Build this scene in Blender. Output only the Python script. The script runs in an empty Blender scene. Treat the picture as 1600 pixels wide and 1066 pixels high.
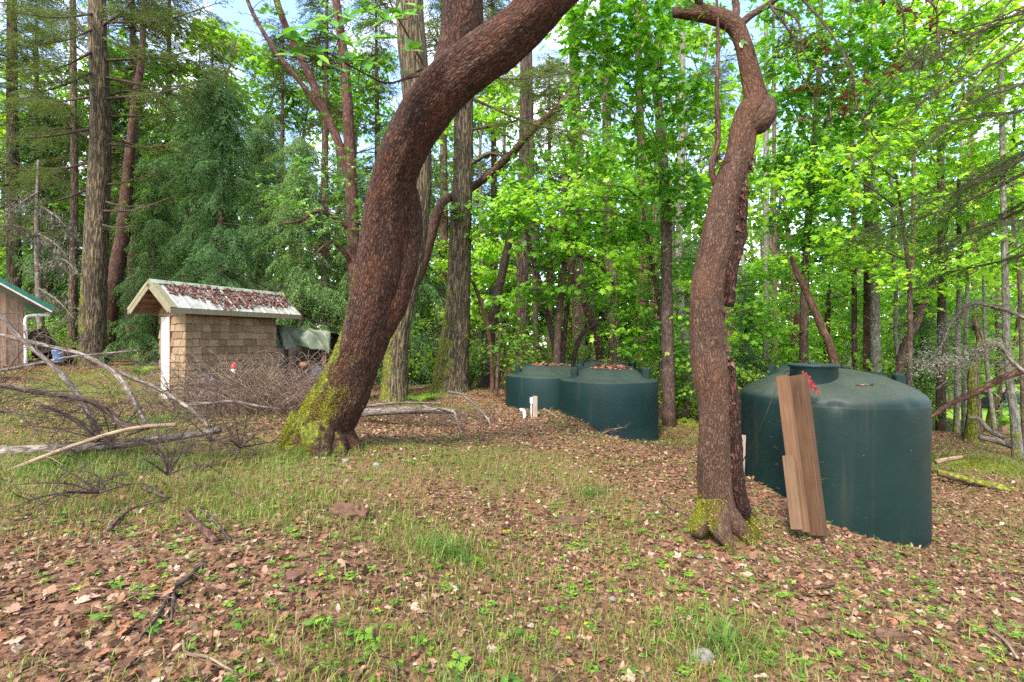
import bpy, math, random
import numpy as np
from mathutils import Vector, Matrix

# ------------------------------------------------------------------ camera, sky, sun, exposure
SC = bpy.context.scene
C = SC.collection
EYE = 1.6
FPX = 800.0
cam_d = bpy.data.cameras.new('camera'); cam = bpy.data.objects.new('camera', cam_d); C.objects.link(cam)
cam_d.sensor_width = 36.0; cam_d.lens = 18.0; cam_d.clip_start = 0.05; cam_d.clip_end = 2000
cam.location = (0, 0, EYE); cam.rotation_euler = (math.pi/2, 0, 0)
SC.camera = cam
SUN_EL, SUN_AZ = 46.0, 205.0      # azimuth: where the sun stands, clockwise from +Y
world = bpy.data.worlds.new('World'); SC.world = world; world.use_nodes = True
wn = world.node_tree; wn.nodes.clear()
w_out = wn.nodes.new('ShaderNodeOutputWorld'); w_bg = wn.nodes.new('ShaderNodeBackground')
w_sky = wn.nodes.new('ShaderNodeTexSky'); w_sky.sky_type = 'NISHITA'; w_sky.sun_disc = False
w_sky.sun_elevation = math.radians(SUN_EL); w_sky.sun_rotation = math.radians(SUN_AZ)
w_tc = wn.nodes.new('ShaderNodeTexCoord'); w_no = wn.nodes.new('ShaderNodeTexNoise')
w_no.inputs['Scale'].default_value = 3.2; w_no.inputs['Detail'].default_value = 7; w_no.inputs['Roughness'].default_value = .58
w_rp = wn.nodes.new('ShaderNodeValToRGB'); w_rp.color_ramp.elements[0].position = .51; w_rp.color_ramp.elements[1].position = .72
w_mx = wn.nodes.new('ShaderNodeMix'); w_mx.data_type = 'RGBA'
wn.links.new(w_tc.outputs['Generated'], w_no.inputs['Vector']); wn.links.new(w_no.outputs['Fac'], w_rp.inputs['Fac'])
wn.links.new(w_rp.outputs['Color'], w_mx.inputs['Factor']); wn.links.new(w_sky.outputs['Color'], w_mx.inputs['A'])
w_mx.inputs['B'].default_value = (10.5, 10.2, 9.8, 1)
wn.links.new(w_mx.outputs['Result'], w_bg.inputs['Color']); w_bg.inputs['Strength'].default_value = 0.12
wn.links.new(w_bg.outputs[0], w_out.inputs[0])
sun_d = bpy.data.lights.new('sun', 'SUN'); sun = bpy.data.objects.new('sun', sun_d); C.objects.link(sun)
sun_d.energy = 1.5; sun_d.angle = math.radians(10); sun_d.color = (1.0, .92, .80)
_a, _e = math.radians(SUN_AZ), math.radians(SUN_EL)
_sd = Vector((math.sin(_a)*math.cos(_e), math.cos(_a)*math.cos(_e), math.sin(_e)))
sun.rotation_euler = (-_sd).to_track_quat('-Z', 'Y').to_euler()
SC.view_settings.view_transform = 'Standard'; SC.view_settings.look = 'None'
SC.view_settings.exposure = 2.42; SC.view_settings.gamma = 1.0
SC.cycles.max_bounces = 7; SC.cycles.diffuse_bounces = 4; SC.cycles.glossy_bounces = 2
SC.cycles.transmission_bounces = 4; SC.cycles.use_denoising = False
SC.cycles.use_adaptive_sampling = False; SC.cycles.caustics_reflective = False; SC.cycles.caustics_refractive = False

# ------------------------------------------------------------------ helpers
def A(*v): return np.array(v, dtype=float)
def P(px, py, d): return A((px-800)/FPX*d, d, EYE-(py-533)/FPX*d)
def RNG(s): return np.random.default_rng(s)

def _hash(i, j, k):
    v = np.sin(i*127.1 + j*311.7 + k*74.7)*43758.5453
    return v - np.floor(v)
def vnoise(p):
    p = np.asarray(p, float); i = np.floor(p); f = p-i; u = f*f*(3-2*f)
    x, y, z = i[..., 0], i[..., 1], i[..., 2]; a, b, c = u[..., 0], u[..., 1], u[..., 2]
    def L(s, t, w): return s+(t-s)*w
    r = [[L(_hash(x, y+j, z+k), _hash(x+1, y+j, z+k), a) for j in (0, 1)] for k in (0, 1)]
    return L(L(r[0][0], r[0][1], b), L(r[1][0], r[1][1], b), c)
def fbm(p, o=4):
    s = 0; a = .5; p = np.asarray(p, float)
    for _ in range(o): s = s+a*(vnoise(p)-.5); p = p*2.03+11.7; a *= .5
    return s

class Geo:
    def __init__(s): s.V = []; s.T = []; s.Q = []; s.n = 0; s.C = {}
    def add(s, V, F, tc=None):
        V = np.asarray(V, float).reshape(-1, 3); F = np.asarray(F, np.int64)
        if len(F) == 0: return s
        if tc is not None: s.C[len(s.V)] = np.asarray(tc, float).reshape(-1, 3)   # bark coordinates, straightened along the stem
        (s.T if F.shape[1] == 3 else s.Q).append(F+s.n); s.V.append(V); s.n += len(V); return s
    def join(s, o, R=None, off=0.):
        for i, v in enumerate(o.V):
            if i in o.C: s.C[len(s.V)+i] = o.C[i]
        s.T += [f+s.n for f in o.T]; s.Q += [f+s.n for f in o.Q]; s.V += [(v if R is None else v@R.T)+off for v in o.V]; s.n += o.n; return s
    def box(s, c, d, R=None):
        h = np.asarray(d, float)/2
        v = np.array([[x, y, z] for z in (-1, 1) for y in (-1, 1) for x in (-1, 1)], float)*h
        if R is not None: v = v@np.asarray(R).T
        return s.add(v+np.asarray(c), [[0, 2, 3, 1], [4, 5, 7, 6], [0, 1, 5, 4], [2, 6, 7, 3], [0, 4, 6, 2], [1, 3, 7, 5]])
    def lathe(s, prof, seg=48, c=(0, 0, 0)):
        prof = np.asarray(prof, float); n = len(prof); a = np.arange(seg)*2*math.pi/seg
        V = np.stack([prof[:, 0, None]*np.cos(a), prof[:, 0, None]*np.sin(a), np.repeat(prof[:, 1, None], seg, 1)], -1).reshape(-1, 3)+np.asarray(c)
        i = np.arange(n-1)[:, None]*seg; j = np.arange(seg)[None]; k = (j+1) % seg
        return s.add(V, np.stack([i+j, i+k, i+k+seg, i+j+seg], -1).reshape(-1, 4))
    def mesh(s, name, smooth=True):
        V = np.concatenate(s.V); T = np.concatenate(s.T) if s.T else np.zeros((0, 3), np.int64); Q = np.concatenate(s.Q) if s.Q else np.zeros((0, 4), np.int64)
        m = bpy.data.meshes.new(name); m.vertices.add(len(V)); m.vertices.foreach_set('co', V.astype(np.float32).ravel())
        nl = len(T)*3+len(Q)*4; m.loops.add(nl); m.polygons.add(len(T)+len(Q))
        m.loops.foreach_set('vertex_index', np.concatenate([T.ravel(), Q.ravel()]).astype(np.int32))
        st = np.concatenate([np.arange(len(T))*3, len(T)*3+np.arange(len(Q))*4]).astype(np.int32)
        m.polygons.foreach_set('loop_start', st)
        m.polygons.foreach_set('use_smooth', np.full(len(st), bool(smooth)))
        if s.C:
            tc = np.concatenate([s.C.get(i, v) for i, v in enumerate(s.V)]); at = m.attributes.new('tc', 'FLOAT_VECTOR', 'POINT'); at.data.foreach_set('vector', tc.astype(np.float32).ravel())
        m.update(calc_edges=True); return m

def obj(name, geo, mat, parent=None, base=None, smooth=True):
    """links geometry (world coordinates, or local when base is None) as ONE mesh object"""
    if isinstance(geo, Geo):
        if base is not None:
            geo.V = [v-np.asarray(base) for v in geo.V]
        me = geo.mesh(name, smooth)
    else: me = geo
    if mat and not me.materials: me.materials.append(M[mat])
    o = bpy.data.objects.new(name, me); C.objects.link(o)
    if parent is not None: o.parent = parent
    elif base is not None: o.location = base
    return o
def tag(o, label, cat, group=None, kind=None):
    if label: o['label'] = label
    if cat: o['category'] = cat
    if group: o['group'] = group
    if kind: o['kind'] = kind
    return o
def thing(name, base, label, cat, group=None):
    o = bpy.data.objects.new(name, None); C.objects.link(o); o.location = base; o.empty_display_size = .1
    return tag(o, label, cat, group)
def copy_tree(o, parent=None):
    c = o.copy(); C.objects.link(c); c.parent = parent
    for ch in list(o.children): copy_tree(ch, c)
    return c

def crom(P_, n):
    """Catmull-Rom resample of the rows (any number of columns)"""
    P_ = np.asarray(P_, float); q = np.vstack([2*P_[0]-P_[1], P_, 2*P_[-1]-P_[-2]]); m = len(P_)-1
    t = np.linspace(0, m, n); k = np.minimum(t.astype(int), m-1); f = (t-k)[:, None]
    a, b, c, d = q[k], q[k+1], q[k+2], q[k+3]
    return .5*(2*b+(c-a)*f+(2*a-5*b+4*c-d)*f*f+(3*b-a-3*c+d)*f**3)
def tube(path, rad, seg=8, n=None, amp=0., freq=3., seed=0, cap=True, flare=None, vstretch=.35, oct=3):
    path = np.asarray(path, float); rad = np.broadcast_to(np.asarray(rad, float), (len(path),))
    pr = np.column_stack([path, rad])
    if n: pr = crom(pr, n)
    p, r = pr[:, :3], np.maximum(pr[:, 3], .0008)
    t = np.gradient(p, axis=0); t /= np.linalg.norm(t, axis=1)[:, None]+1e-9
    ref = A(0, 0, 1) if abs(t[0, 2]) < .9 else A(0, 1, 0)
    u = np.cross(t[0], ref); u /= np.linalg.norm(u); U = [u]
    for i in range(1, len(p)):
        u = u-t[i]*np.dot(u, t[i]); u /= np.linalg.norm(u)+1e-9; U.append(u)
    U = np.array(U); W = np.cross(t, U)
    a = np.arange(seg)*2*math.pi/seg; ca, sa = np.cos(a), np.sin(a)
    dirs = U[:, None]*ca[None, :, None]+W[:, None]*sa[None, :, None]
    R = np.repeat(r[:, None], seg, 1)
    s = np.concatenate([[0], np.cumsum(np.linalg.norm(np.diff(p, axis=0), axis=1))])
    TC = np.stack([r[:, None]*ca+seed*1.7, r[:, None]*sa+seed*.9, np.repeat(s[:, None], seg, 1)], -1).reshape(-1, 3)
    if amp:
        q = np.stack([np.broadcast_to(ca*freq*.35, R.shape), np.broadcast_to(sa*freq*.35, R.shape), np.repeat(s[:, None]*freq*vstretch, seg, 1)], -1)+seed*7.31
        R = R*(1+amp*2*fbm(q, oct))
    if flare is not None: R = R*flare(a[None], np.linspace(0, 1, len(p))[:, None])
    V = (p[:, None]+dirs*R[..., None]).reshape(-1, 3); m = len(p)
    i = np.arange(m-1)[:, None]*seg; j = np.arange(seg)[None]; k = (j+1) % seg
    F = np.stack([i+j, i+k, i+k+seg, i+j+seg], -1).reshape(-1, 4)
    if cap:
        V = np.vstack([V, p[0], p[-1]]); TC = np.vstack([TC, TC[0], TC[-1]]); o1 = m*seg
        jj = np.arange(seg); kk = (jj+1) % seg; l = (m-1)*seg
        T = np.vstack([np.stack([kk, jj, np.full(seg, o1)], 1), np.stack([l+jj, l+kk, np.full(seg, o1+1)], 1)])
        return V, F, T, TC
    return V, F, None, TC
def addtube(g, *a, **k):
    V, F, T, TC = tube(*a, **k); n0 = g.n; g.add(V, F, TC)
    if T is not None: g.T.append(T+n0)
    return g

def place(TV, TF, pos, X, Z, sc):
    """copies of a template (x = length axis, z = normal) at pos"""
    X = X/(np.linalg.norm(X, axis=1)[:, None]+1e-9); Y = np.cross(Z, X); Y /= np.linalg.norm(Y, axis=1)[:, None]+1e-9; Z = np.cross(X, Y)
    R = np.stack([X, Y, Z], 1); V = np.einsum('vk,mkc->mvc', TV, R)*np.asarray(sc)[:, None, None]+pos[:, None]
    m, n = len(pos), len(TV)
    return V.reshape(-1, 3), (TF[None]+(np.arange(m)*n)[:, None, None]).reshape(-1, TF.shape[1])
def unit(v): return v/(np.linalg.norm(v, axis=-1, keepdims=True)+1e-9)

# leaf templates ----------------------------------------------------
def fan(pts, zf):
    pts = np.asarray(pts, float); V = np.column_stack([pts, [zf(x, y) for x, y in pts]]); n = len(pts)
    return V, np.array([[0, i, i+1] for i in range(1, n-1)])
def maple_tmpl(curl=.0):
    half = [(.30, .10), (.22, .42), (.48, .30), (.52, .50), (.60, .24), (.78, .22)]
    pts = [(0, 0)]+[(x, -y) for x, y in half]+[(1.0, 0)]+[(x, y) for x, y in half[::-1]]
    return fan(pts, lambda x, y: -.25*abs(y)*(1+curl)-(.12+curl*.5)*x*x+curl*.6*y*y)
def lobe3_tmpl():
    half = [(.18, .34), (.5, .48), (.5, .2)]
    pts = [(0, 0)]+[(x, -y) for x, y in half]+[(1, 0)]+[(x, y) for x, y in half[::-1]]
    return fan(pts, lambda x, y: -.2*abs(y)-.1*x*x)
def oval_tmpl(w=.23, curl=.15):
    xs = [0, .3, .7, 1]; ws = [.02, w, w*.85, .01]
    V = []; F = []
    for x, ww in zip(xs, ws): V += [(x, -ww, .35*ww-curl*x*x), (x, 0, -curl*x*x), (x, ww, .35*ww-curl*x*x)]
    for i in range(3):
        for j in (0, 1): a = i*3+j; F += [[a, a+1, a+4], [a, a+4, a+3]]
    return np.array(V, float), np.array(F)
MAPLE = maple_tmpl(); MAPLE_DRY = maple_tmpl(.55); LOBE3 = lobe3_tmpl(); OVAL = oval_tmpl(); OVAL_DRY = oval_tmpl(.2, .35)
QUAD = (np.array([[0, -.3, 0], [.5, -.34, .06], [1, 0, -.08], [.5, .34, .06], [0, .3, 0]], float), np.array([[0, 1, 3], [0, 3, 4], [1, 2, 3]]))

def maple8_tmpl():
    half = [(.22, .40), (.42, .20), (.62, .46), (.68, .16)]
    pts = [(0, 0)]+[(x, -y) for x, y in half]+[(1., 0)]+[(x, y) for x, y in half[::-1]]
    return fan(pts, lambda x, y: -.25*abs(y)-.12*x*x)
MAPLE8 = maple8_tmpl(); DIAM = (np.array([[0, 0, 0], [.45, -.30, .06], [1, 0, -.08], [.55, .30, .06]], float), np.array([[0, 1, 3], [1, 2, 3]]))
LEAF4 = (np.array([[0, 0, 0], [.4, -.22, .07], [.5, 0, 0.], [.4, .22, .07], [1, 0, -.12]], float), np.array([[0, 1, 2], [0, 2, 3], [1, 4, 2], [2, 4, 3]]))
LITTLE = (np.array([[0, 0, 0], [.35, -.2, .05], [.75, -.15, .0], [1, 0, -.14], [.7, .18, .02], [.3, .2, .06]], float), np.array([[0, 1, 5], [1, 2, 4], [1, 4, 5], [2, 3, 4]]))

# ------------------------------------------------------------------ materials (procedural)
M = {}
class NB:
    def __init__(s, name):
        s.m = bpy.data.materials.new(name); s.m.use_nodes = True; s.t = s.m.node_tree; s.t.nodes.clear(); M[name] = s.m
    def n(s, typ, **kw):
        nd = s.t.nodes.new(typ)
        for k, v in kw.items():
            if k.startswith('_'): setattr(nd, k[1:], v)
            else: s.set(nd, k, v)
        return nd
    def set(s, nd, k, v):
        i = nd.inputs[k] if isinstance(k, int) else nd.inputs[k.replace('__', ' ')]
        if isinstance(v, bpy.types.NodeSocket): s.t.links.new(v, i)
        else:
            if i.type == 'RGBA' and len(v) == 3: v = (*v, 1)
            i.default_value = v
    def math(s, op, a, b=0., clamp=False):
        nd = s.t.nodes.new('ShaderNodeMath'); nd.operation = op; nd.use_clamp = clamp; s.set(nd, 0, a); s.set(nd, 1, b); return nd.outputs[0]
    def mix(s, f, a, b, blend='MIX'):
        nd = s.t.nodes.new('ShaderNodeMix'); nd.data_type = 'RGBA'; nd.blend_type = blend
        s.set(nd, 0, f); s.set(nd, 6, a); s.set(nd, 7, b); return nd.outputs[2]
    def ramp(s, f, stops):
        nd = s.t.nodes.new('ShaderNodeValToRGB'); cr = nd.color_ramp
        while len(cr.elements) < len(stops): cr.elements.new(.5)
        for e, (p, c) in zip(cr.elements, stops): e.position = p; e.color = (*c, 1) if len(c) == 3 else c
        s.set(nd, 0, f); return nd.outputs[0]
    def maprange(s, v, a, b, c=0., d=1.):
        nd = s.t.nodes.new('ShaderNodeMapRange'); nd.interpolation_type = 'SMOOTHSTEP'
        for i, x in enumerate((v, a, b, c, d)): s.set(nd, i, x)
        return nd.outputs[0]
    def coords(s, scale=(1, 1, 1), kind='Object'):
        tc = s.n('ShaderNodeTexCoord'); oi = s.n('ShaderNodeObjectInfo')
        off = s.n('ShaderNodeVectorMath', _operation='SCALE'); s.set(off, 0, (13., 7., 5.)); s.t.links.new(oi.outputs['Random'], off.inputs['Scale'])
        ad = s.n('ShaderNodeVectorMath', _operation='ADD'); s.set(ad, 0, tc.outputs[kind]); s.set(ad, 1, off.outputs[0])
        mp = s.n('ShaderNodeMapping'); s.set(mp, 'Vector', ad.outputs[0]); s.set(mp, 'Scale', scale); return mp.outputs[0]
    def noise(s, vec, sc, det=4., rough=.55): return s.n('ShaderNodeTexNoise', Vector=vec, Scale=sc, Detail=det, Roughness=rough).outputs[0]
    def bump(s, h, strength=.5, dist=.02): return s.n('ShaderNodeBump', Height=h, Strength=strength, Distance=dist).outputs[0]
    def bsdf(s, col, rough=.8, spec=.3, nrm=None, metal=0.):
        b = s.n('ShaderNodeBsdfPrincipled'); s.set(b, 'Base Color', col); s.set(b, 'Roughness', rough); s.set(b, 'Specular IOR Level', spec); s.set(b, 'Metallic', metal)
        if nrm is not None: s.set(b, 'Normal', nrm)
        return b
    def out(s, sh):
        o = s.n('ShaderNodeOutputMaterial'); s.t.links.new(sh.outputs[0], o.inputs[0]); return s.m

def bark(name, dark, mid, light, cell, stretch, depth, moss=0., mossdir=(-.6, -.2, .8), mossz=(0., 2.5), lichen=0., fleck=0., furrow=.5, patch=None):
    """bark: ridged, grain-stretched noise along the stem, with moss and lichen patches"""
    b = NB(name); at = b.n('ShaderNodeAttribute', _attribute_name='tc').outputs['Vector']
    mp = b.n('ShaderNodeMapping', Vector=at, Scale=(1, 1, stretch)).outputs[0]
    wv = b.n('ShaderNodeTexNoise', Vector=mp, Scale=cell*.6, Detail=2.).outputs[1]
    sc = b.n('ShaderNodeVectorMath', _operation='SCALE'); b.set(sc, 0, wv); sc.inputs['Scale'].default_value = .9/cell
    dv = b.n('ShaderNodeVectorMath', _operation='ADD'); b.set(dv, 0, mp); b.set(dv, 1, sc.outputs[0]); v = dv.outputs[0]
    n1 = b.noise(v, cell, 3, .55); ridge = b.math('MULTIPLY', b.math('ABSOLUTE', b.math('SUBTRACT', n1, .5)), 5., True)
    n2 = b.noise(v, cell*2.7, 4, .65); n3 = b.noise(at, 2.2, 4, .6)
    plate = b.math('ADD', b.math('MULTIPLY', n2, .55), b.math('ADD', b.math('MULTIPLY', n3, .3), b.math('MULTIPLY', ridge, .22)))
    col = b.ramp(plate, [(.36, dark), (.52, mid), (.70, light)])
    if patch: col = b.mix(b.maprange(b.noise(b.n('ShaderNodeMapping', Vector=at, Scale=(1, 1, .45)).outputs[0], 3.2, 5, .6), .46, .64, 0., .7), col, b.mix(n2, tuple(x*.5 for x in patch), tuple(x*1.6 for x in patch)))
    fur = b.maprange(ridge, 0., .45, 1., 0.); col = b.mix(b.math('MULTIPLY', fur, furrow), col, tuple(x*.5 for x in dark))
    if fleck:
        fl = b.maprange(b.noise(b.n('ShaderNodeMapping', Vector=at, Scale=(1, 1, .6)).outputs[0], cell*1.3, 2, .5), .66, .73); col = b.mix(b.math('MULTIPLY', fl, fleck), col, (.36, .27, .20))
    if lichen:
        li = b.maprange(b.noise(at, 5., 6, .7), .52, .68); col = b.mix(b.math('MULTIPLY', li, lichen), col, (.30, .31, .25))
    h = b.math('ADD', ridge, b.math('MULTIPLY', n2, .7))
    if moss:
        g = b.n('ShaderNodeNewGeometry'); dt = b.n('ShaderNodeVectorMath', _operation='DOT_PRODUCT'); b.set(dt, 0, g.outputs['Normal']); b.set(dt, 1, mossdir)
        z = b.n('ShaderNodeSeparateXYZ', Vector=b.n('ShaderNodeTexCoord').outputs['Object']).outputs[2]
        zf = b.maprange(z, mossz[0], mossz[1], 1., 0.)
        mn = b.noise(b.coords((1, 1, .7)), 4.5, 6, .65)
        e = b.math('ADD', b.math('ADD', b.math('MULTIPLY', dt.outputs['Value'], .32), b.math('MULTIPLY', zf, .30)), mn)
        mk = b.math('MULTIPLY', b.maprange(e, .86, .99), moss)
        mc = b.ramp(b.noise(b.coords(), 18., 4), [(.35, (.05, .055, .008)), (.55, (.13, .14, .015)), (.72, (.27, .27, .03))])
        col = b.mix(mk, col, mc)
    bs = b.bsdf(col, .85, .22, b.bump(h, 1., depth)); return b.out(bs)

def leafmat(name, stops, trans=.4, tcol=1.6, rough=.5, spec=.35, objvar=.25, mottle=0.):
    b = NB(name); g = b.n('ShaderNodeNewGeometry'); oi = b.n('ShaderNodeObjectInfo')
    col = b.ramp(g.outputs['Random Per Island'], stops)
    hs = b.n('ShaderNodeHueSaturation', Color=col); b.set(hs, 'Value', b.maprange(oi.outputs['Random'], 0., 1., 1-objvar, 1+objvar)); b.set(hs, 'Hue', b.maprange(oi.outputs['Random'], 0., 1., .515, .485))
    col = hs.outputs[0]
    if mottle: col = b.mix(b.maprange(b.noise(g.outputs['Position'], mottle, 4, .65), .42, .70, 0., .45), col, (.05, .022, .012))
    p = b.bsdf(col, rough, spec)
    if trans <= 0: return b.out(p)
    t = b.n('ShaderNodeBsdfTranslucent'); b.set(t, 'Color', b.mix(1., col, (tcol*1.05, tcol, tcol*.55), 'MULTIPLY'))
    mx = b.n('ShaderNodeMixShader'); b.set(mx, 0, trans); b.t.links.new(p.outputs[0], mx.inputs[1]); b.t.links.new(t.outputs[0], mx.inputs[2]); return b.out(mx)

bark('arbutus_bark', (.020, .009, .006), (.066, .030, .018), (.135, .070, .045), 34, .28, .018, moss=1., mossz=(0.2, 3.6), fleck=.28, furrow=.8, patch=(.105, .038, .018))
bark('arbutus_bark_smooth', (.042, .021, .013), (.098, .053, .033), (.155, .088, .057), 46, .30, .014, moss=.9, mossz=(-.1, .55), furrow=.6, lichen=.07, patch=(.125, .058, .030))
bark('arbutus_seam', (.012, .006, .005), (.04, .017, .011), (.14, .045, .025), 40, .3, .02, furrow=.9)
bark('arbutus_red', (.034, .015, .010), (.088, .042, .028), (.17, .095, .066), 26, .2, .008, fleck=.2)
bark('fir_bark', (.045, .032, .018), (.125, .092, .05), (.23, .175, .10), 15, .12, .04, moss=.95, mossdir=(-.75, -.3, .2), mossz=(0, 6.), lichen=.15, furrow=.9)
bark('fir_bark_red', (.055, .034, .023), (.15, .093, .062), (.26, .17, .115), 16, .12, .035, lichen=.2, furrow=.85)
bark('alder_bark', (.09, .08, .06), (.17, .155, .12), (.26, .24, .19), 14, .35, .008, moss=.8, mossdir=(-.3, -.3, .2), mossz=(0, 2.2), lichen=.4, furrow=.45)
bark('twig_bark', (.028, .018, .013), (.075, .048, .034), (.15, .10, .075), 24, .25, .004)
bark('dead_grey', (.06, .045, .036), (.155, .12, .095), (.29, .245, .20), 30, .15, .006, lichen=.5)
bark('dead_dark', (.025, .016, .014), (.075, .048, .04), (.15, .10, .085), 30, .2, .005)
bark('dead_pale', (.13, .082, .05), (.26, .185, .12), (.37, .285, .20), 24, .05, .003, furrow=.25)
bark('brush_twig', (.08, .05, .034), (.19, .128, .088), (.34, .26, .19), 30, .3, .002)
bark('mossy_log', (.03, .022, .014), (.09, .065, .04), (.17, .13, .08), 16, .3, .015, moss=1., mossdir=(0, -.2, 1.), mossz=(1.0, 1.4))

leafmat('maple_leaf', [(0., (.075, .20, .014)), (.45, (.135, .31, .022)), (.85, (.205, .40, .03)), (1., (.30, .44, .04))], .52, 2.1)
leafmat('maple_leaf_deep', [(0., (.06, .15, .012)), (.6, (.13, .26, .02)), (1., (.20, .34, .03))], .52, 2.)
leafmat('arbutus_leaf', [(0., (.055, .16, .02)), (.6, (.12, .28, .03)), (1., (.20, .37, .045))], .32, 1.7, .32, .5)
leafmat('fir_needle', [(0., (.035, .065, .016)), (.5, (.07, .115, .024)), (.85, (.125, .17, .035)), (1., (.16, .15, .06))], .35, 1.7, .6, .25)
leafmat('cedar_scale', [(0., (.03, .075, .022)), (.5, (.06, .135, .034)), (.9, (.11, .20, .05)), (1., (.15, .20, .05))], .3, 1.6, .6, .25)
leafmat('far_leaf', [(0., (.06, .13, .02)), (.5, (.14, .25, .03)), (.85, (.25, .36, .04)), (1., (.34, .38, .06))], .52, 2.1)
leafmat('shrub_leaf', [(0., (.05, .13, .02)), (.6, (.11, .23, .025)), (1., (.24, .34, .03))], .5, 2.)
leafmat('grass_blade', [(0., (.06, .12, .016)), (.40, (.14, .20, .026)), (.74, (.20, .24, .04)), (.88, (.28, .235, .09)), (1., (.36, .28, .14))], .35, 1.4, .5, .3, 0)
leafmat('seedling_leaf', [(0., (.05, .15, .018)), (.6, (.11, .25, .025)), (.95, (.19, .32, .03)), (1., (.38, .38, .03))], .35, 1.4)
leafmat('dry_leaf', [(0., (.045, .021, .013)), (.25, (.11, .052, .031)), (.48, (.19, .092, .056)), (.64, (.26, .11, .055)), (.82, (.31, .175, .115)), (.95, (.40, .255, .175)), (1., (.46, .35, .26))], .12, 1.2, .7, .2, .12, 32.)
leafmat('dead_cluster_leaf', [(0., (.06, .025, .018)), (1., (.20, .08, .05))], .2, 1.2)
leafmat('moss_tuft', [(0., (.075, .08, .01)), (.6, (.17, .175, .018)), (1., (.33, .32, .035))], .2, 1.3, .8, .1)
leafmat('lichen_tuft', [(0., (.09, .092, .06)), (.6, (.17, .17, .12)), (1., (.27, .27, .20))], .2, 1.2, .9, .1)
leafmat('dry_needle', [(0., (.07, .045, .03)), (1., (.22, .15, .10))], .15, 1.2)

def simple(name, a, b_, sc=8., rough=.6, spec=.4, bump=.2, dist=.003, stretch=(1, 1, 1), objvar=0., metal=0.):
    b = NB(name); v = b.coords(stretch); nz = b.noise(v, sc, 6, .6)
    col = b.ramp(nz, [(.3, a), (.7, b_)])
    if objvar:
        oi = b.n('ShaderNodeObjectInfo'); hs = b.n('ShaderNodeHueSaturation', Color=col); b.set(hs, 'Value', b.maprange(oi.outputs['Random'], 0., 1., 1-objvar, 1+objvar)); col = hs.outputs[0]
    return b.out(b.bsdf(col, rough, spec, b.bump(b.noise(v, sc*4, 4), bump, dist), metal))
def wood(name, dark, light, objvar=.3, grain=(30, 30, 2.2), rough=.85, moss=False):
    b = NB(name); v = b.coords(grain); nz = b.noise(v, 1., 6, .65); n2 = b.noise(b.coords(), 3., 3)
    col = b.ramp(b.math('ADD', b.math('MULTIPLY', nz, .7), b.math('MULTIPLY', n2, .3)), [(.32, dark), (.66, light)])
    oi = b.n('ShaderNodeObjectInfo'); hs = b.n('ShaderNodeHueSaturation', Color=col)
    b.set(hs, 'Value', b.maprange(oi.outputs['Random'], 0., 1., 1-objvar, 1+objvar)); col = hs.outputs[0]
    if moss:   # green algae low on the shed wall
        g = b.n('ShaderNodeNewGeometry'); z = b.n('ShaderNodeSeparateXYZ', Vector=g.outputs['Position']).outputs[2]
        mk = b.math('MULTIPLY', b.maprange(z, .35, 1.15, 1., 0.), b.maprange(b.noise(g.outputs['Position'], 2.6, 4), .42, .6))
        col = b.mix(b.math('MULTIPLY', mk, .75), col, (.17, .165, .04))
    return b.out(b.bsdf(col, rough, .2, b.bump(nz, .5, .004)))
wood('shingle', (.10, .064, .036), (.25, .172, .10), .27, moss=True)
wood('barn_board', (.13, .075, .05), (.30, .19, .13), .22)
wood('soffit_wood', (.14, .075, .045), (.27, .155, .10), .2)
wood('trim_wood', (.125, .11, .062), (.235, .21, .13), .1)
wood('lumber', (.055, .028, .014), (.13, .07, .036), .28, (90, 90, 3.))
wood('lumber_dark', (.038, .019, .010), (.095, .05, .026), .05, (70, 70, 2.5))
wood('lumber_pale', (.075, .043, .024), (.165, .10, .056), .05, (70, 70, 2.5))
wood('grey_post', (.16, .12, .09), (.34, .28, .22), .1)
wood('dark_board', (.012, .010, .009), (.045, .036, .03), .2)  # near black; inside the tarp shelter this colour stands in for shade
simple('white_paint', (.40, .375, .32), (.62, .60, .54), 7, .5, .4, .1)
simple('green_trim', (.010, .085, .055), (.02, .13, .085), 5, .45, .4, .05)
simple('ridge_metal', (.17, .20, .15), (.31, .33, .25), 6, .5, .4, .1)
simple('roof_metal', (.20, .20, .165), (.42, .42, .37), 9, .5, .4, .15, objvar=.08)
simple('white_plastic', (.62, .60, .57), (.80, .79, .77), 12, .4, .5, .05)
simple('black_plastic', (.008, .008, .009), (.022, .022, .025), 20, .45, .5, .1)
simple('blue_cloth', (.02, .06, .30), (.05, .14, .5), 20, .7, .3, .1)
simple('navy_cloth', (.010, .013, .03), (.03, .036, .065), 10, .8, .2, .3)
simple('black_cloth', (.006, .007, .012), (.02, .022, .035), 14, .8, .2, .3)
simple('red_plastic', (.42, .012, .015), (.62, .03, .03), 10, .4, .5, .05)
simple('red_net', (.20, .018, .018), (.42, .06, .055), 30, .7, .3, .3)
simple('brown_leather', (.22, .07, .035), (.36, .14, .08), 10, .5, .4, .2)
simple('blue_bucket', (.10, .20, .42), (.20, .33, .60), 16, .5, .4, .05)
simple('tarp', (.05, .07, .042), (.115, .135, .088), 5, .55, .4, .3, .004)
simple('stone', (.10, .09, .075), (.25, .235, .205), 9, .8, .2, .4, .01)
simple('bark_chunk', (.05, .028, .018), (.16, .09, .055), 12, .9, .15, .8, .02, (1, 1, .4))
simple('cable', (.006, .006, .006), (.015, .015, .015), 10, .5, .4)
simple('car_dark', (.02, .025, .035), (.035, .045, .06), 3, .3, .5, 0.)

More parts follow.
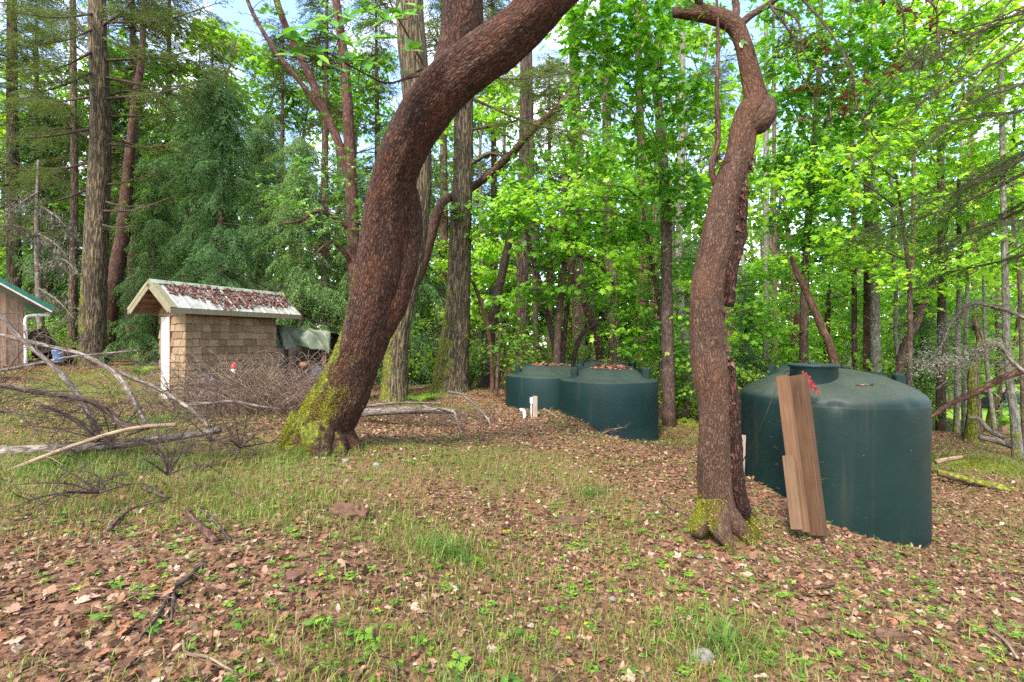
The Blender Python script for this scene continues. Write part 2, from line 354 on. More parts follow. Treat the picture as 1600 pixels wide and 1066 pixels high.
def tankmat(name, a, b_, dust):
    b = NB(name); tc = b.n('ShaderNodeTexCoord').outputs['Object']
    mp = b.n('ShaderNodeMapping', Vector=tc, Scale=(5., 5., .35)).outputs[0]
    streak = b.noise(mp, 1.6, 5, .6); big = b.noise(tc, 1.4, 5, .6)
    col = b.ramp(big, [(.3, a), (.7, b_)])
    g = b.n('ShaderNodeNewGeometry'); nz = b.n('ShaderNodeSeparateXYZ', Vector=g.outputs['Normal']).outputs[2]
    col = b.mix(b.math('MULTIPLY', b.maprange(streak, .52, .78), .3), col, (.045, .036, .024))
    sp = b.noise(tc, 55., 3, .6)
    # dust, algae and needles settled on the level top
    dm = b.math('MULTIPLY', b.maprange(nz, .25, .9), b.math('ADD', b.maprange(sp, .35, .65, .4, .62), b.maprange(big, .35, .65, 0., .25)))
    col = b.mix(b.math('MULTIPLY', dm, dust), col, (.20, .20, .13))
    spots = b.math('MULTIPLY', b.maprange(b.noise(tc, 34., 2, .5), .75, .78), .35); col = b.mix(spots, col, (.25, .24, .20))
    rough = b.maprange(big, .3, .7, .48, .62)
    return b.out(b.bsdf(col, rough, .24, b.bump(b.math('ADD', b.math('MULTIPLY', big, 1.5), b.math('MULTIPLY', b.noise(tc, 70., 2), .06)), .35, .03)))
tankmat('tank_green', (.0019, .0115, .0095), (.0028, .0165, .0135), .28)
tankmat('tank_teal', (.0024, .0145, .0135), (.0034, .0205, .0185), .18)

b = NB('soil')
g_ = b.n('ShaderNodeNewGeometry').outputs['Position']; n1 = b.noise(g_, 22., 6, .7); n2 = b.noise(g_, .55, 5, .6); n3 = b.noise(g_, 90., 3, .6)
litter = b.ramp(b.math('ADD', b.math('MULTIPLY', n1, .6), b.math('MULTIPLY', n3, .4)), [(.34, (.06, .029, .016)), (.48, (.17, .088, .05)), (.58, (.28, .155, .09)), (.7, (.40, .26, .165))])
green = b.ramp(b.noise(g_, 30., 5, .7), [(.35, (.05, .075, .015)), (.55, (.11, .15, .025)), (.7, (.20, .23, .05))])
col = b.mix(b.math('MULTIPLY', b.maprange(n2, .5, .64), .7), litter, green)
sp = b.n('ShaderNodeSeparateXYZ', Vector=g_)
lawn = b.math('MULTIPLY', b.maprange(sp.outputs[1], 19., 23.), b.maprange(sp.outputs[0], 10., 15.))
path_ = b.math('MULTIPLY', b.maprange(sp.outputs[1], 30.5, 31.5), b.maprange(sp.outputs[1], 35., 34.))
col = b.mix(lawn, col, b.mix(path_, b.ramp(n1, [(.3, (.13, .24, .03)), (.7, (.24, .34, .06))]), (.45, .30, .22)))
b.out(b.bsdf(col, .92, .15, b.bump(b.math('ADD', n1, b.math('MULTIPLY', n3, .5)), .8, .03)))

# ------------------------------------------------------------------ ground
CP = A(0, 0, 0, -3, 3, .05, 3, 3, -.35, -3, 7.5, .03, -6.9, 10.8, .3, -6, 13, .3, -5, 9, .22, 2.1, 5.1, -.3, 3.0, 6.7, -.22, 3.2, 5.4, -.42, 3.9, 5.4, -.72, 5.2, 6.0, -.9,
       4.5, 4.3, -.62, 5, 3, -.6, 7, 7, -.95, 6.2, 8.5, -.9, 1.0, 11.0, -.02, .2, 12.2, -.05, 1.3, 9.5, -.12, 3.3, 11.2, -.68, 2.4, 10.6, -.5, 3.6, 9.5, -.7, 2.0, 8.0, -.22, .6, 13.0, -.1, -1.8, 15, .12,
       -14, 17, .78, -16, 17, .9, -11, 16, .62, -8.5, 10.5, .48, -6.2, 6.2, .18, -9, 7, .45, 0, 18, 0., 0, 30, .1, 6, 15, -.75, 10, 12, -1.0, 12, 13, -1.15, 14, 20, -1.7, 20, 28, -2.4, 10, 30, -1.2,
       -15, 30, 1.3, -8, 25, .7, -20, 10, .9, 0, -8, .1, 10, -5, -.8, -10, -5, .4, 0, 60, 0, 40, 60, -3.5, -40, 60, 2, 60, 10, -3, -60, 10, 2, 120, 120, -4, -120, 120, 3, 0, 140, 0).reshape(-1, 3)
def gh(x, y):
    x = np.asarray(x, float); y = np.asarray(y, float)
    d2 = (x[..., None]-CP[:, 0])**2+(y[..., None]-CP[:, 1])**2
    w = 1/(d2+.35+.002*(x*x+y*y)[..., None])**2
    z = (w*CP[:, 2]).sum(-1)/w.sum(-1)
    q = np.stack([x*.9, y*.9, np.zeros_like(x)], -1)
    return z+.10*fbm(q, 3)+.035*fbm(q*5, 3)
def G(px, d): x = (px-800)/FPX*d; return A(x, d, float(gh(A(x), A(d))[0]))
def GX(x, y, dz=0.): return A(x, y, float(gh(A(x), A(y))[0])+dz)
u = np.linspace(-1, 1, 230); gx = 140*(.055*u+.945*u**3); gy = 6+130*(.06*u+.94*u**3)
XX, YY = np.meshgrid(gx, gy); g = Geo(); ii = (np.arange(229)[:, None]*230+np.arange(229)[None]).ravel()
g.add(np.stack([XX, YY, gh(XX, YY)], -1), np.stack([ii, ii+1, ii+231, ii+230], 1))
ground = tag(obj('ground', g, 'soil'), 'forest floor of brown leaf litter sloping down to the right', None, kind='structure')

# ------------------------------------------------------------------ tree building blocks
def blob_pts(r, c, rad, n, clump=7, cs=.22):
    k = max(1, n//clump); d = unit(r.normal(size=(k, 3)))*(r.random((k, 1))**.45); cen = np.asarray(c)+d*np.asarray(rad)
    p = np.repeat(cen, clump, 0)+r.normal(size=(k*clump, 3))*np.asarray(rad)*cs
    return p, cen
def maple_sprays(g, r, cen, per, spread, size, tmpl=MAPLE, flat=.10, tilt=.45):
    m = len(cen); c = np.repeat(cen, per, 0); n = len(c)
    a = r.random(n)*2*math.pi; q = np.sqrt(r.random(n))*spread
    tl = r.normal(size=(m, 2))*.28; tl = np.repeat(tl, per, 0)
    off = np.stack([np.cos(a)*q, np.sin(a)*q, np.zeros(n)], 1); off[:, 2] = off[:, 0]*tl[:, 0]+off[:, 1]*tl[:, 1]+r.normal(size=n)*flat*spread-.25*q*q/spread
    X = np.stack([np.cos(a), np.sin(a), -.35+.3*r.normal(size=n)], 1)+r.normal(size=(n, 3))*.3
    Z = np.stack([r.normal(size=n)*tilt, r.normal(size=n)*tilt-.25, np.ones(n)], 1)
    g.add(*place(*tmpl, c+off, X, Z, size*(.38+.95*r.random(n))*np.repeat(.75+.5*r.random(m), per)))
def rosettes(g, r, cen, ax, per, size, tmpl=LEAF4):
    m = len(cen); c = np.repeat(cen, per, 0); axr = np.repeat(unit(ax), per, 0); n = len(c)
    rd = unit(np.cross(axr, r.normal(size=(n, 3)))); lift = r.random((n, 1))*.9-.1
    X = unit(rd+axr*lift); Z = unit(axr-X*np.sum(axr*X, 1, keepdims=True)+r.normal(size=(n, 3))*.15)
    g.add(*place(*tmpl, c+axr*r.random((n, 1))*size*.5, X, Z, size*(.6+.6*r.random(n))))

def fir_bough(r, L, droop=.25, dens=1.):
    """needled bough along +x: triangles (needle tufts) and the woody twigs"""
    nv = max(6, int(13*dens)); side = []; wood = Geo()
    ax = lambda t: np.stack([t*L, 0*t, -droop*L*t*t+.08*L*np.sin(t*3)], -1)
    t = np.linspace(0, 1, 4); addtube(wood, ax(t), np.linspace(.016, .003, 4)*(L/2)**.5, 3, cap=False)
    P0 = []; D0 = []
    for s in (-1, 1):
        for t in np.linspace(.22, .98, nv):
            t = min(1, t+.03*r.normal()); b0 = ax(np.array(t)); ln = L*(.42*(1-t)+.07)*(.7+.5*r.random())
            d = unit(A(.75, s*(.75+.2*r.normal()), -.12+.12*r.normal())); k = max(3, int(ln/.05*.8*dens))
            q = np.linspace(.1, 1, k)[:, None]; pts = b0+d*ln*q+A(0, 0, -.28*ln)*q*q
            P0.append(pts); D0.append(np.repeat(d[None], k, 0))
            if len(P0) % 3 == 0: addtube(wood, np.vstack([b0, pts[-1]]), [.004, .0015], 3, cap=False)
    p = np.vstack(P0); d = np.vstack(D0); n = len(p); G_ = Geo()
    TV = np.array([[0, -.13, 0], [0, .13, 0], [1, 0, 0]], float); TF = np.array([[0, 1, 2]])
    for s in (-1, 1, 0):
        yv = unit(np.cross(d, A(0, 0, 1))); X = unit(d*.8+yv*s*(.75)+r.normal(size=(n, 3))*.18); Z = unit(A(0, 0, 1)+r.normal(size=(n, 3))*.5)
        G_.add(*place(TV, TF, p, X, Z, (.075+.05*r.random(n))))
    return np.concatenate(G_.V), np.concatenate([f for f in G_.T]), wood
def cedar_bough(r, L):
    """flat drooping frond: side sprays hang from an arching rib"""
    G_ = Geo(); P0, D0, S0 = [], [], []
    for s in (-1, 1):
        for t in np.linspace(.15, 1, 12):
            if r.random() < .12: continue
            b0 = A(t*L, 0, .18*L*t-.50*L*t*t); ln = L*(.34*(1-t)+.13)*(.5+.8*r.random()); d = unit(A(.8, s*.75+.15*r.normal(), -.45+.2*r.normal()))
            k = max(3, int(ln/.075)); q = np.linspace(.1, 1, k)[:, None]
            P0.append(b0+d*ln*q+A(0, 0, -.75*ln)*q*q); D0.append(unit(d+A(0, 0, -1.3)*q)); S0.append(1.15-.6*q[:, 0])
    p = np.vstack(P0); d = np.vstack(D0); sc = np.concatenate(S0); n = len(p)
    TV = np.array([[0, 0, 0], [.45, .075, -.03], [.45, -.075, -.03], [1, 0, -.12]], float); TF = np.array([[0, 1, 2], [2, 1, 3]])
    for s in (-1, 1, 0):
        yv = unit(np.cross(d, A(0, 0, 1)+.01*r.normal(size=(n, 3)))); X = unit(d*.8+yv*s*.62+r.normal(size=(n, 3))*.12); Z = unit(A(0, -.2, .7)+r.normal(size=(n, 3))*.45)
        G_.add(*place(TV, TF, p, X, Z, (.13+.07*r.random(n))*sc))
    return np.concatenate(G_.V), np.concatenate(G_.T)
def rotz(a): c, s = math.cos(a), math.sin(a); return np.array([[c, -s, 0], [s, c, 0], [0, 0, 1.]])
def roty(a): c, s = math.cos(a), math.sin(a); return np.array([[c, 0, s], [0, 1, 0], [-s, 0, c]])
_r = RNG(3)
FIRB = [fir_bough(_r, 1.9, .22+.1*i, .8) for i in range(3)]
CEDB = [cedar_bough(_r, 1.5) for i in range(6)]
def put_bough(gl, gw, b, at, az, pitch, sc):
    R = rotz(az)@roty(pitch)*sc
    gl.add(b[0]@R.T+at, b[1])
    if gw is not None and len(b) > 2:
        gw.join(b[2], R, at)

def conifer_crown(seed, H, z0, rmax, n, kind, top=.25, dead=0):
    """local crown geometry: boughs whorled about the stem from z0 to H"""
    r = RNG(seed); gl, gw = Geo(), Geo()
    for i in range(n):
        f = r.random()**.85; z = z0+(H-z0)*f; R = rmax*((1-f)*(1-top)+top)*((.65+.5*r.random()) if kind == 'fir' else (.35+.95*r.random())); az = r.random()*2*math.pi
        bl = (FIRB if kind == 'fir' else CEDB)[r.integers(3 if kind == 'fir' else 6)]; L0 = 1.9 if kind == 'fir' else 1.5; k = max(1, int(R/ (1.9 if kind == 'fir' else 1.2)))
        pit = .12+.2*r.normal()*.5 if kind == 'fir' else .15+.25*r.random()
        d = A(math.cos(az), math.sin(az), -math.tan(pit)*.8)
        if gw is not None and R > 1: addtube(gw, np.array([[0, 0, z], d*R*.6+A(0, 0, z), d*R+A(0, 0, z-.1*R)]), [.03*(1-f)+.015, .02, .008], 5, cap=False)
        for j in range(k+1):
            t = .35+.65*(j/max(1, k)) if k else 1; at = A(0, 0, z)+d*(R*t)-unit(d)*L0*.62
            for s in ((0,) if j == k else (-1, 1)):
                put_bough(gl, gw if kind == 'fir' else None, bl, at+r.normal(size=3)*.08, az+s*(.65+.2*r.normal()), pit+.1*r.normal(), (.75+.4*r.random())*(1. if kind == 'fir' else .8+.7*r.random()))
    return gl, gw
def tree(name, label, path, rad, mat, seg=12, n=26, amp=.10, seed=1, group=None, flare=True, freq=4., cat='tree'):
    path = np.asarray(path, float); base = path[0].copy()
    t = thing(name, base, label, cat, group); g = Geo()
    pp = path.copy(); pp[0, 2] -= .25
    fl = None
    if flare:
        fl = lambda a, s: 1+(.45+.18*np.cos(a*5+seed)+.12*np.cos(a*3+seed*2))*np.exp(-s*np.linalg.norm(path[-1]-path[0])/.35)
    addtube(g, pp, rad, seg, n=n, amp=amp, freq=freq, seed=seed, flare=fl)
    tr = obj('trunk', g, mat, t, base)
    return t, base
def crown(t, base, gl, gw, lm, wm='twig_bark'):
    o = None
    if gl.n: o = obj('crown', gl, lm, t, base, smooth=False)
    if gw is not None and gw.n: obj('branches', gw, wm, t, base)['kind'] = 'stuff'
    return o
def bare_limbs(g, r, path, rad, count, L, up=.3, t0=.3, sub=2, r0=.012):
    """short side branches with twigs along a stem"""
    path = crom(path, 40)
    for _ in range(count):
        k = int((t0+(1-t0)*r.random())*39); p = path[k]; d = unit(A(r.normal(), r.normal(), up+.3*r.normal())); ln = L*(.5+.8*r.random())
        q = p+d*ln*.5+r.normal(size=3)*.06*ln; e = p+d*ln+r.normal(size=3)*.15*ln+A(0, 0, -.1*ln)
        addtube(g, np.array([p, q, e]), [r0, r0*.7, r0*.25], 5, n=6, cap=False)
        for _ in range(sub):
            s = p+(e-p)*(.3+.6*r.random()); dd = unit(unit(e-p)+r.normal(size=3)*.8)*ln*.4
            addtube(g, np.array([s, s+dd*.5+r.normal(size=3)*.03, s+dd]), [r0*.5, r0*.35, r0*.15], 4, cap=False)

def maple_crown(t, base, trunkpath, blobs, seed, lm='maple_leaf', size=.15, per=11, spread=.38, wm='twig_bark', tmpl=MAPLE8, limb=.02):
    """blobs: (px, py, depth, half width px, half height px, sprays)"""
    r = RNG(seed); gl, gw = Geo(), Geo(); tp = crom(trunkpath, 30)
    for (px, py, d, rx, ry, n) in blobs:
        n = int(n*1.7); c = P(px, py, d); rad = A(1.1*rx*d/FPX, .9*rx*d/FPX+.3, ry*d/FPX)
        pts, cen = blob_pts(r, c, rad, n, 3, .3)
        maple_sprays(gl, r, pts, per, spread, size, tmpl)
        cost = np.linalg.norm(tp-c, axis=1)+np.maximum(0, tp[:, 2]-c[2]+.2)*1.5; s = tp[np.argmin(cost)]
        m = s+(c-s)*.5+A(0, 0, .12*np.linalg.norm(c-s))+r.normal(size=3)*.12
        lp = crom(np.array([s, m, c]), 10); addtube(gw, lp, np.linspace(limb, limb*.4, 10), 6, cap=False)
        for e in cen:
            k = lp[np.argmin(np.linalg.norm(lp-e, axis=1)-.2*np.arange(10)*0)]; addtube(gw, np.array([k, (k+e)/2+r.normal(size=3)*.08, e]), [limb*.35, limb*.25, limb*.12], 4, n=5, cap=False)
    crown(t, base, gl, gw, lm, wm)

# ------------------------------------------------------------------ the leaning arbutus in front
def pw(rows):   # (px, py, width px, depth) -> path, radii
    r_ = np.array(rows, float); return np.array([P(a, b_, d) for a, b_, w, d in rows]), r_[:, 2]*r_[:, 3]/FPX/2*np.cos(np.arctan((r_[:, 0]-800)/FPX))
mp, mr = pw([(488, 712, 104, 7.5), (496, 690, 98, 7.5), (512, 655, 92, 7.45), (534, 612, 86, 7.35), (552, 572, 80, 7.25), (571, 525, 76, 7.1), (586, 470, 76, 7.0), (595, 420, 78, 6.9), (601, 370, 77, 6.8),
             (607, 320, 73, 6.65), (617, 275, 70, 6.5), (635, 228, 72, 6.35), (664, 178, 77, 6.2), (704, 128, 80, 6.05), (750, 92, 75, 5.95), (800, 55, 72, 5.85), (852, 2, 70, 5.7), (930, -90, 70, 5.5), (1010, -220, 60, 5.4)])
big, bb = None, mp[1].copy(); bb[2] = GX(bb[0], bb[1])[2]
big = thing('arbutus_tree', bb, 'huge leaning reddish brown arbutus with mossy base and forked top', 'tree')
g = Geo()
addtube(g, mp, mr, 72, n=260, amp=.14, freq=5.5, seed=3, vstretch=.3, oct=6, flare=lambda a, s: 1+.07*np.exp(-s/.03)*np.cos(a*4+1)+.08*np.exp(-((s-.17)/.02)**2)*np.maximum(0, np.cos(a-3.4)))
lp, lr = pw([(690, 160, 60, 6.2), (712, 95, 66, 6.15), (722, 40, 66, 6.1), (722, -20, 62, 6.05), (715, -120, 52, 6.0), (730, -260, 44, 6.0)])
addtube(g, lp, lr, 40, n=70, amp=.10, freq=6, seed=9, oct=5)
bp_, br_ = pw([(592, 530, 34, 7.12), (614, 470, 48, 7.02), (627, 412, 54, 6.95), (634, 355, 50, 6.88), (634, 305, 42, 6.78), (622, 262, 20, 6.6)])
addtube(g, bp_, br_, 28, n=40, amp=.22, freq=8, seed=5, oct=4)                      # burl on the far flank
for rows in ([(480, 660, 60, 7.4), (462, 684, 50, 7.35), (446, 700, 30, 7.3), (430, 714, 12, 7.2)], [(520, 668, 60, 7.45), (540, 690, 44, 7.4), (556, 702, 24, 7.35), (572, 712, 10, 7.3)], [(498, 672, 60, 7.2), (500, 698, 48, 7.05), (506, 716, 26, 6.9), (512, 730, 10, 6.8)], [(515, 676, 50, 7.3), (526, 700, 36, 7.15), (540, 718, 12, 7.0)]):
    a_, b_ = pw(rows); addtube(g, a_, b_, 18, n=24, amp=.2, freq=6, seed=len(g.V), oct=4)
trunk = obj('trunk', g, 'arbutus_bark', big, bb)
def moss_on(parent, base, mesh_obj, n, seed, score, size, mat='moss_tuft', name='moss'):
    """tufts rooted on the faces of a trunk that the score prefers"""
    me = mesh_obj.data; nf = len(me.polygons); ce = np.zeros(nf*3); me.polygons.foreach_get('center', ce); no = np.zeros(nf*3); me.polygons.foreach_get('normal', no); ar = np.zeros(nf); me.polygons.foreach_get('area', ar)
    ce = ce.reshape(-1, 3); no = no.reshape(-1, 3); w = np.maximum(0, score(ce, no)+1.4*fbm(ce*3.2+seed, 4))*ar
    if w.sum() <= 0: return
    r = RNG(seed); k = r.choice(nf, n, p=w/w.sum()); side = np.sqrt(ar[k])[:, None]
    t1 = unit(np.cross(no[k], r.normal(size=(n, 3)))); p = ce[k]+t1*side*r.random((n, 1))
    TV = np.array([[0, -.28, 0], [0, .28, 0], [1, 0, .1], [.2, 0, .5]], float); TF = np.array([[0, 1, 2], [0, 3, 2]])
    gg = Geo(); gg.add(*place(TV, TF, p-no[k]*.004, unit(no[k]*.8+t1*.9+r.normal(size=(n, 3))*.3), unit(no[k]+r.normal(size=(n, 3))*.4), size*(.5+r.random(n))))
    o = obj(name, gg, mat, parent, smooth=False); o['kind'] = 'stuff'; return o
moss_on(big, bb, trunk, 15000, 4, lambda c, n: -n[:, 0]*.9+.35-.42*c[:, 2]-.25*np.abs(n[:, 1])+np.where(c[:, 2] > 1.5, -.12, .1)-(c[:, 2] > 3.2), .020)
moss_on(big, bb, trunk, 7000, 14, lambda c, n: -n[:, 1]*.25-n[:, 0]*.1-.05-.55*np.abs(c[:, 2]-.65)-(c[:, 2] > 1.7), .014)
# loose flakes of bark standing off the trunk
r = RNG(77); me = trunk.data; nf = len(me.polygons); ce = np.zeros(nf*3); me.polygons.foreach_get('center', ce); no = np.zeros(nf*3); me.polygons.foreach_get('normal', no); ce = ce.reshape(-1, 3); no = no.reshape(-1, 3)
k = r.choice(nf, 3500); ax = unit(np.cross(no[k], np.cross(A(.45, 0, 1), no[k]))); gg = Geo(); TV = np.array([[0, -.32, 0], [0, .32, 0], [1, .22, .22], [1, -.22, .22]], float)
gg.add(*place(TV, np.array([[0, 1, 2], [0, 2, 3]]), ce[k]-no[k]*.002, ax*np.where(r.random((3500, 1)) < .5, 1, -1)+r.normal(size=(3500, 3))*.2, no[k], .014+.022*r.random(3500)))
gg.C[0] = gg.V[0]
o = obj('bark_flakes', gg, 'arbutus_bark', big, smooth=False); o['kind'] = 'stuff'
# leafy shoots springing from the trunk, each big leaf a part
def shoot(parent, base, rows, d, tips, seed, size):
    r = RNG(seed); tw = Geo(); pth = np.array([P(a, b_, dd) for a, b_, dd in rows]); addtube(tw, pth, np.linspace(.014, .005, len(pth)), 6, n=14, cap=False)
    sp = crom(pth, 30); leaves = []
    for (px, py, dd, k) in tips:
        e = P(px, py, dd); s = sp[np.argmin(np.linalg.norm(sp-e, axis=1))]; addtube(tw, np.array([s, (s+e)/2+A(0, 0, -.02)+r.normal(size=3)*.02, e]), [.005, .004, .003], 5, n=6, cap=False)
        for j in range(k):
            a = j/k*2*math.pi+r.random(); leaves.append((e+r.normal(size=3)*.012, A(math.cos(a), .6*math.sin(a)-.2, .55*math.sin(a)+.25*r.normal()), size*(.75+.5*r.random())))
    o = obj('leafy_twig', tw, 'arbutus_red', parent, base)
    for p, x, s in leaves:
        l = bpy.data.objects.new('leaf', ARB_LEAF); C.objects.link(l); l.parent = o
        X = Vector(x).normalized(); Z = (Vector((0, -.5, 1))+Vector(r.normal(size=3)*.35)); Y = Z.cross(X).normalized(); Z = X.cross(Y)
        l.matrix_local = Matrix.Translation(Vector(p-base)) @ Matrix((X, Y, Z)).transposed().to_4x4() @ Matrix.Scale(s, 4)
gl_ = Geo(); gl_.add(*oval_tmpl(.24, .12)); ARB_LEAF = gl_.mesh('arbutus_leaf'); ARB_LEAF.materials.append(M['arbutus_leaf'])
shoot(big, bb, [(664, 105, 5.8), (640, 60, 5.6), (615, 15, 5.4), (600, -25, 5.3)], 5.5, [(628, 20, 5.3, 7), (600, 30, 5.2, 7), (650, 15, 5.4, 6), (592, -8, 5.2, 6), (640, 75, 5.4, 5), (575, 15, 5.2, 6), (610, 60, 5.3, 6), (560, -5, 5.2, 6)], 5, .15)
shoot(big, bb, [(660, 108, 5.8), (610, 130, 5.3), (560, 110, 5.0), (500, 75, 4.8)], 5, [(455, 88, 4.7, 6), (490, 45, 4.7, 6), (500, 85, 4.7, 6), (530, 60, 4.8, 6), (545, 95, 4.9, 6), (525, 110, 4.9, 5), (575, 100, 5.0, 6), (565, 72, 5.0, 5), (598, 90, 5.2, 5), (470, 60, 4.7, 6), (440, 55, 4.6, 5), (512, 30, 4.7, 6), (545, 30, 4.8, 6), (560, 130, 5, 5), (585, 60, 5.1, 6)], 6, .16)
shoot(big, bb, [(655, 118, 5.9), (630, 125, 5.8), (622, 130, 5.75)], 5, [(623, 128, 5.7, 5), (632, 112, 5.7, 4)], 7, .08)
# crown high above the frame
r = RNG(21); gl, gw = Geo(), Geo()
for c0 in ((2.6, 5.2, 7.8), (.2, 6.4, 8.6), (3.6, 6.5, 8.6), (-1.2, 6.8, 8.2)):
    pts, cen = blob_pts(r, c0, (1.1, 1.1, .7), 70, 3, .3); rosettes(gl, r, pts, r.normal(size=pts.shape)*.4+A(0, 0, 1), 7, .11)
    for e in cen[::2]: addtube(gw, np.array([A(*c0)-A(0, 0, 1), (A(*c0)+e)/2, e]), [.03, .02, .006], 5, n=6, cap=False)
crown(big, bb, gl, gw, 'arbutus_leaf', 'arbutus_red')

# ------------------------------------------------------------------ the curving arbutus by the near tank
sp_, sr_ = pw([(1131, 850, 80, 5.1), (1128, 822, 70, 5.1), (1121, 780, 60, 5.1), (1117, 730, 57, 5.1), (1117, 680, 56, 5.1), (1116, 630, 56, 5.1), (1109, 585, 63, 5.1), (1106, 540, 63, 5.1), (1104, 490, 60, 5.1), (1108, 440, 57, 5.1),
               (1122, 385, 62, 5.1), (1130, 335, 58, 5.1), (1139, 290, 52, 5.1), (1154, 245, 47, 5.1), (1162, 205, 47, 5.1), (1172, 178, 50, 5.1), (1181, 160, 44, 5.1), (1177, 135, 36, 5.1), (1169, 100, 31, 5.1), (1160, 65, 27, 5.1), (1145, 38, 28, 5.1), (1115, 25, 27, 5.1), (1075, 18, 24, 5.1), (1052, 20, 15, 5.1)])
sr_ = sr_*np.interp(np.arange(len(sr_)), [0, 2, 6, 14, 20], [1., .95, .9, .92, 1.])
sb = sp_[1].copy(); sb[2] = GX(sb[0], sb[1])[2]
slim = thing('arbutus_tree', sb, 'slim curving brown arbutus with a knobbly bend beside the nearest tank', 'tree')
g = Geo(); addtube(g, sp_, sr_, 48, n=240, amp=.17, freq=7, seed=6, vstretch=.22, oct=6)
kn, kr = pw([(1165, 205, 20, 5.08), (1182, 192, 40, 5.06), (1194, 178, 40, 5.05), (1196, 162, 30, 5.06), (1188, 150, 14, 5.08)]); addtube(g, kn, kr, 28, n=40, amp=.18, freq=10, seed=2, oct=4)
for rows in ([(1125, 790, 40, 5.0), (1145, 815, 36, 4.95), (1165, 835, 26, 4.9), (1185, 862, 12, 4.8)], [(1128, 780, 40, 5.1), (1152, 800, 34, 5.15), (1172, 822, 24, 5.1), (1190, 850, 10, 5.0)], [(1112, 790, 36, 5.05), (1098, 815, 34, 4.95), (1086, 836, 20, 4.85)], [(1120, 790, 40, 4.95), (1125, 825, 36, 4.8), (1140, 852, 20, 4.7), (1150, 880, 8, 4.6)]):
    a_, b_ = pw(rows); addtube(g, a_, b_, 16, n=22, amp=.2, freq=8, seed=len(g.V), oct=4)
for rows in ([(1135, 480, 16, 5.06), (1139, 420, 22, 5.04), (1150, 380, 20, 5.04), (1157, 335, 16, 5.04), (1160, 300, 8, 5.06)], [(1138, 560, 12, 5.08), (1142, 620, 18, 5.04), (1146, 690, 20, 5.04), (1150, 760, 22, 5.04), (1160, 800, 24, 5.05)]):
    gs = Geo(); a_, b_ = pw(rows); addtube(gs, a_+A(.012, -.03, 0), b_, 14, n=60, amp=.55, freq=18, seed=len(rows), oct=5); obj('bark_seam', gs, 'arbutus_seam', slim, sb)     # torn dark seam down the right flank
tr = obj('trunk', g, 'arbutus_bark_smooth', slim, sb)
g = Geo()
for rows in ([(1150, 45, 14, 5.1), (1172, 25, 12, 5.1), (1200, 8, 11, 5.1), (1235, -20, 9, 5.0)], [(1148, 32, 14, 5.1), (1150, 10, 12, 5.2), (1142, -30, 9, 5.2)], [(1100, 18, 12, 5.1), (1085, -10, 9, 5.0), (1070, -50, 6, 5.0)]):
    g = Geo(); a_, b_ = pw(rows); addtube(g, a_, b_, 12, n=14, amp=.1, freq=8, seed=3); obj('limb', g, 'arbutus_bark_smooth', slim, sb)
g = Geo(); r = RNG(8)
st = np.array([P(a, b_, d) for a, b_, d in [(1118, 290, 5.12), (1112, 262, 5.1), (1122, 215, 5.08), (1120, 150, 5.06), (1122, 60, 5.05), (1119, -20, 5.05)]])
addtube(g, st, [.03, .032, .028, .022, .016, .012], 10, n=40, amp=.12, freq=14, seed=4); bare_limbs(g, r, st, .01, 14, .35, .1, .1, 3, .006)
obj('side_stem', g, 'arbutus_red', slim, sb)
moss_on(slim, sb, tr, 11000, 24, lambda c, n: n[:, 2]*.9-n[:, 0]*.45+.12-1.5*np.maximum(0, c[:, 2]-.05)-2*(c[:, 2] > .42), .016)
# splinters of torn bark on the seam
gg = Geo(); n = 260; t = r.random(n); pth = crom(np.array([P(a, b_, 5.0) for a, b_ in [(1176, 240), (1163, 290), (1154, 335), (1150, 380), (1138, 430), (1136, 520), (1140, 600), (1144, 690), (1150, 770)]]), 100)
pp = pth[(t*99).astype(int)]+r.normal(size=(n, 3))*A(.02, .02, .03)
gg.add(*place(np.array([[0, -.3, 0], [0, .3, 0], [1, 0, .1]]), np.array([[0, 1, 2]]), pp, np.stack([.5+.4*r.normal(size=n), -.3+.3*r.normal(size=n), -1+.6*r.normal(size=n)], 1), r.normal(size=(n, 3)), .03+.05*r.random(n))); gg.C[0] = gg.V[0]
o = obj('torn_bark', gg, 'arbutus_red', slim, sb, False); o['kind'] = 'stuff'
# sparse leaves and dead leaf bunches hanging from the top limb
r = RNG(31); gl, gw, gd = Geo(), Geo(), Geo()
for rows in ([(1200, 8, 5.1), (1245, 30, 4.9), (1255, 80, 4.8), (1290, 130, 4.8), (1300, 200, 4.8)], [(1235, -20, 5.0), (1290, 40, 4.8), (1330, 110, 4.7), (1340, 170, 4.7), (1375, 230, 4.7)], [(1200, 5, 5.0), (1240, 60, 4.9), (1250, 110, 4.9), (1280, 160, 4.8)],
             [(1235, -25, 5.0), (1340, -30, 4.8), (1405, 10, 4.6), (1415, 70, 4.6), (1440, 140, 4.6)], [(1340, -30, 4.8), (1450, 0, 4.5), (1465, 50, 4.5), (1470, 90, 4.5)]):
    pth = np.array([P(*q) for q in rows]); addtube(gw, pth, np.linspace(.013, .004, len(pth)), 6, n=24, cap=False, amp=.1, freq=20); bare_limbs(gw, r, pth, .01, 16, .34, -.15, .15, 3, .005)
    cp = crom(pth, 40); k = r.integers(10, 40, 7); e = cp[k]+r.normal(size=(7, 3))*.14; rosettes(gd, r, e, r.normal(size=(7, 3))*.3+A(0, 0, -1), 6, .07, OVAL_DRY)
pts = np.array([P(a+14*r.normal(), b_+12*r.normal(), 5+.3*r.normal()) for a, b_ in [(1080, 35), (1100, 25), (1125, 60), (1060, 8), (1180, 60), (1190, 30), (1330, 60), (1400, 40), (1480, 20), (1500, 45), (1520, 30), (1365, 210), (1310, 10), (1170, 70)] for _ in range(3)])
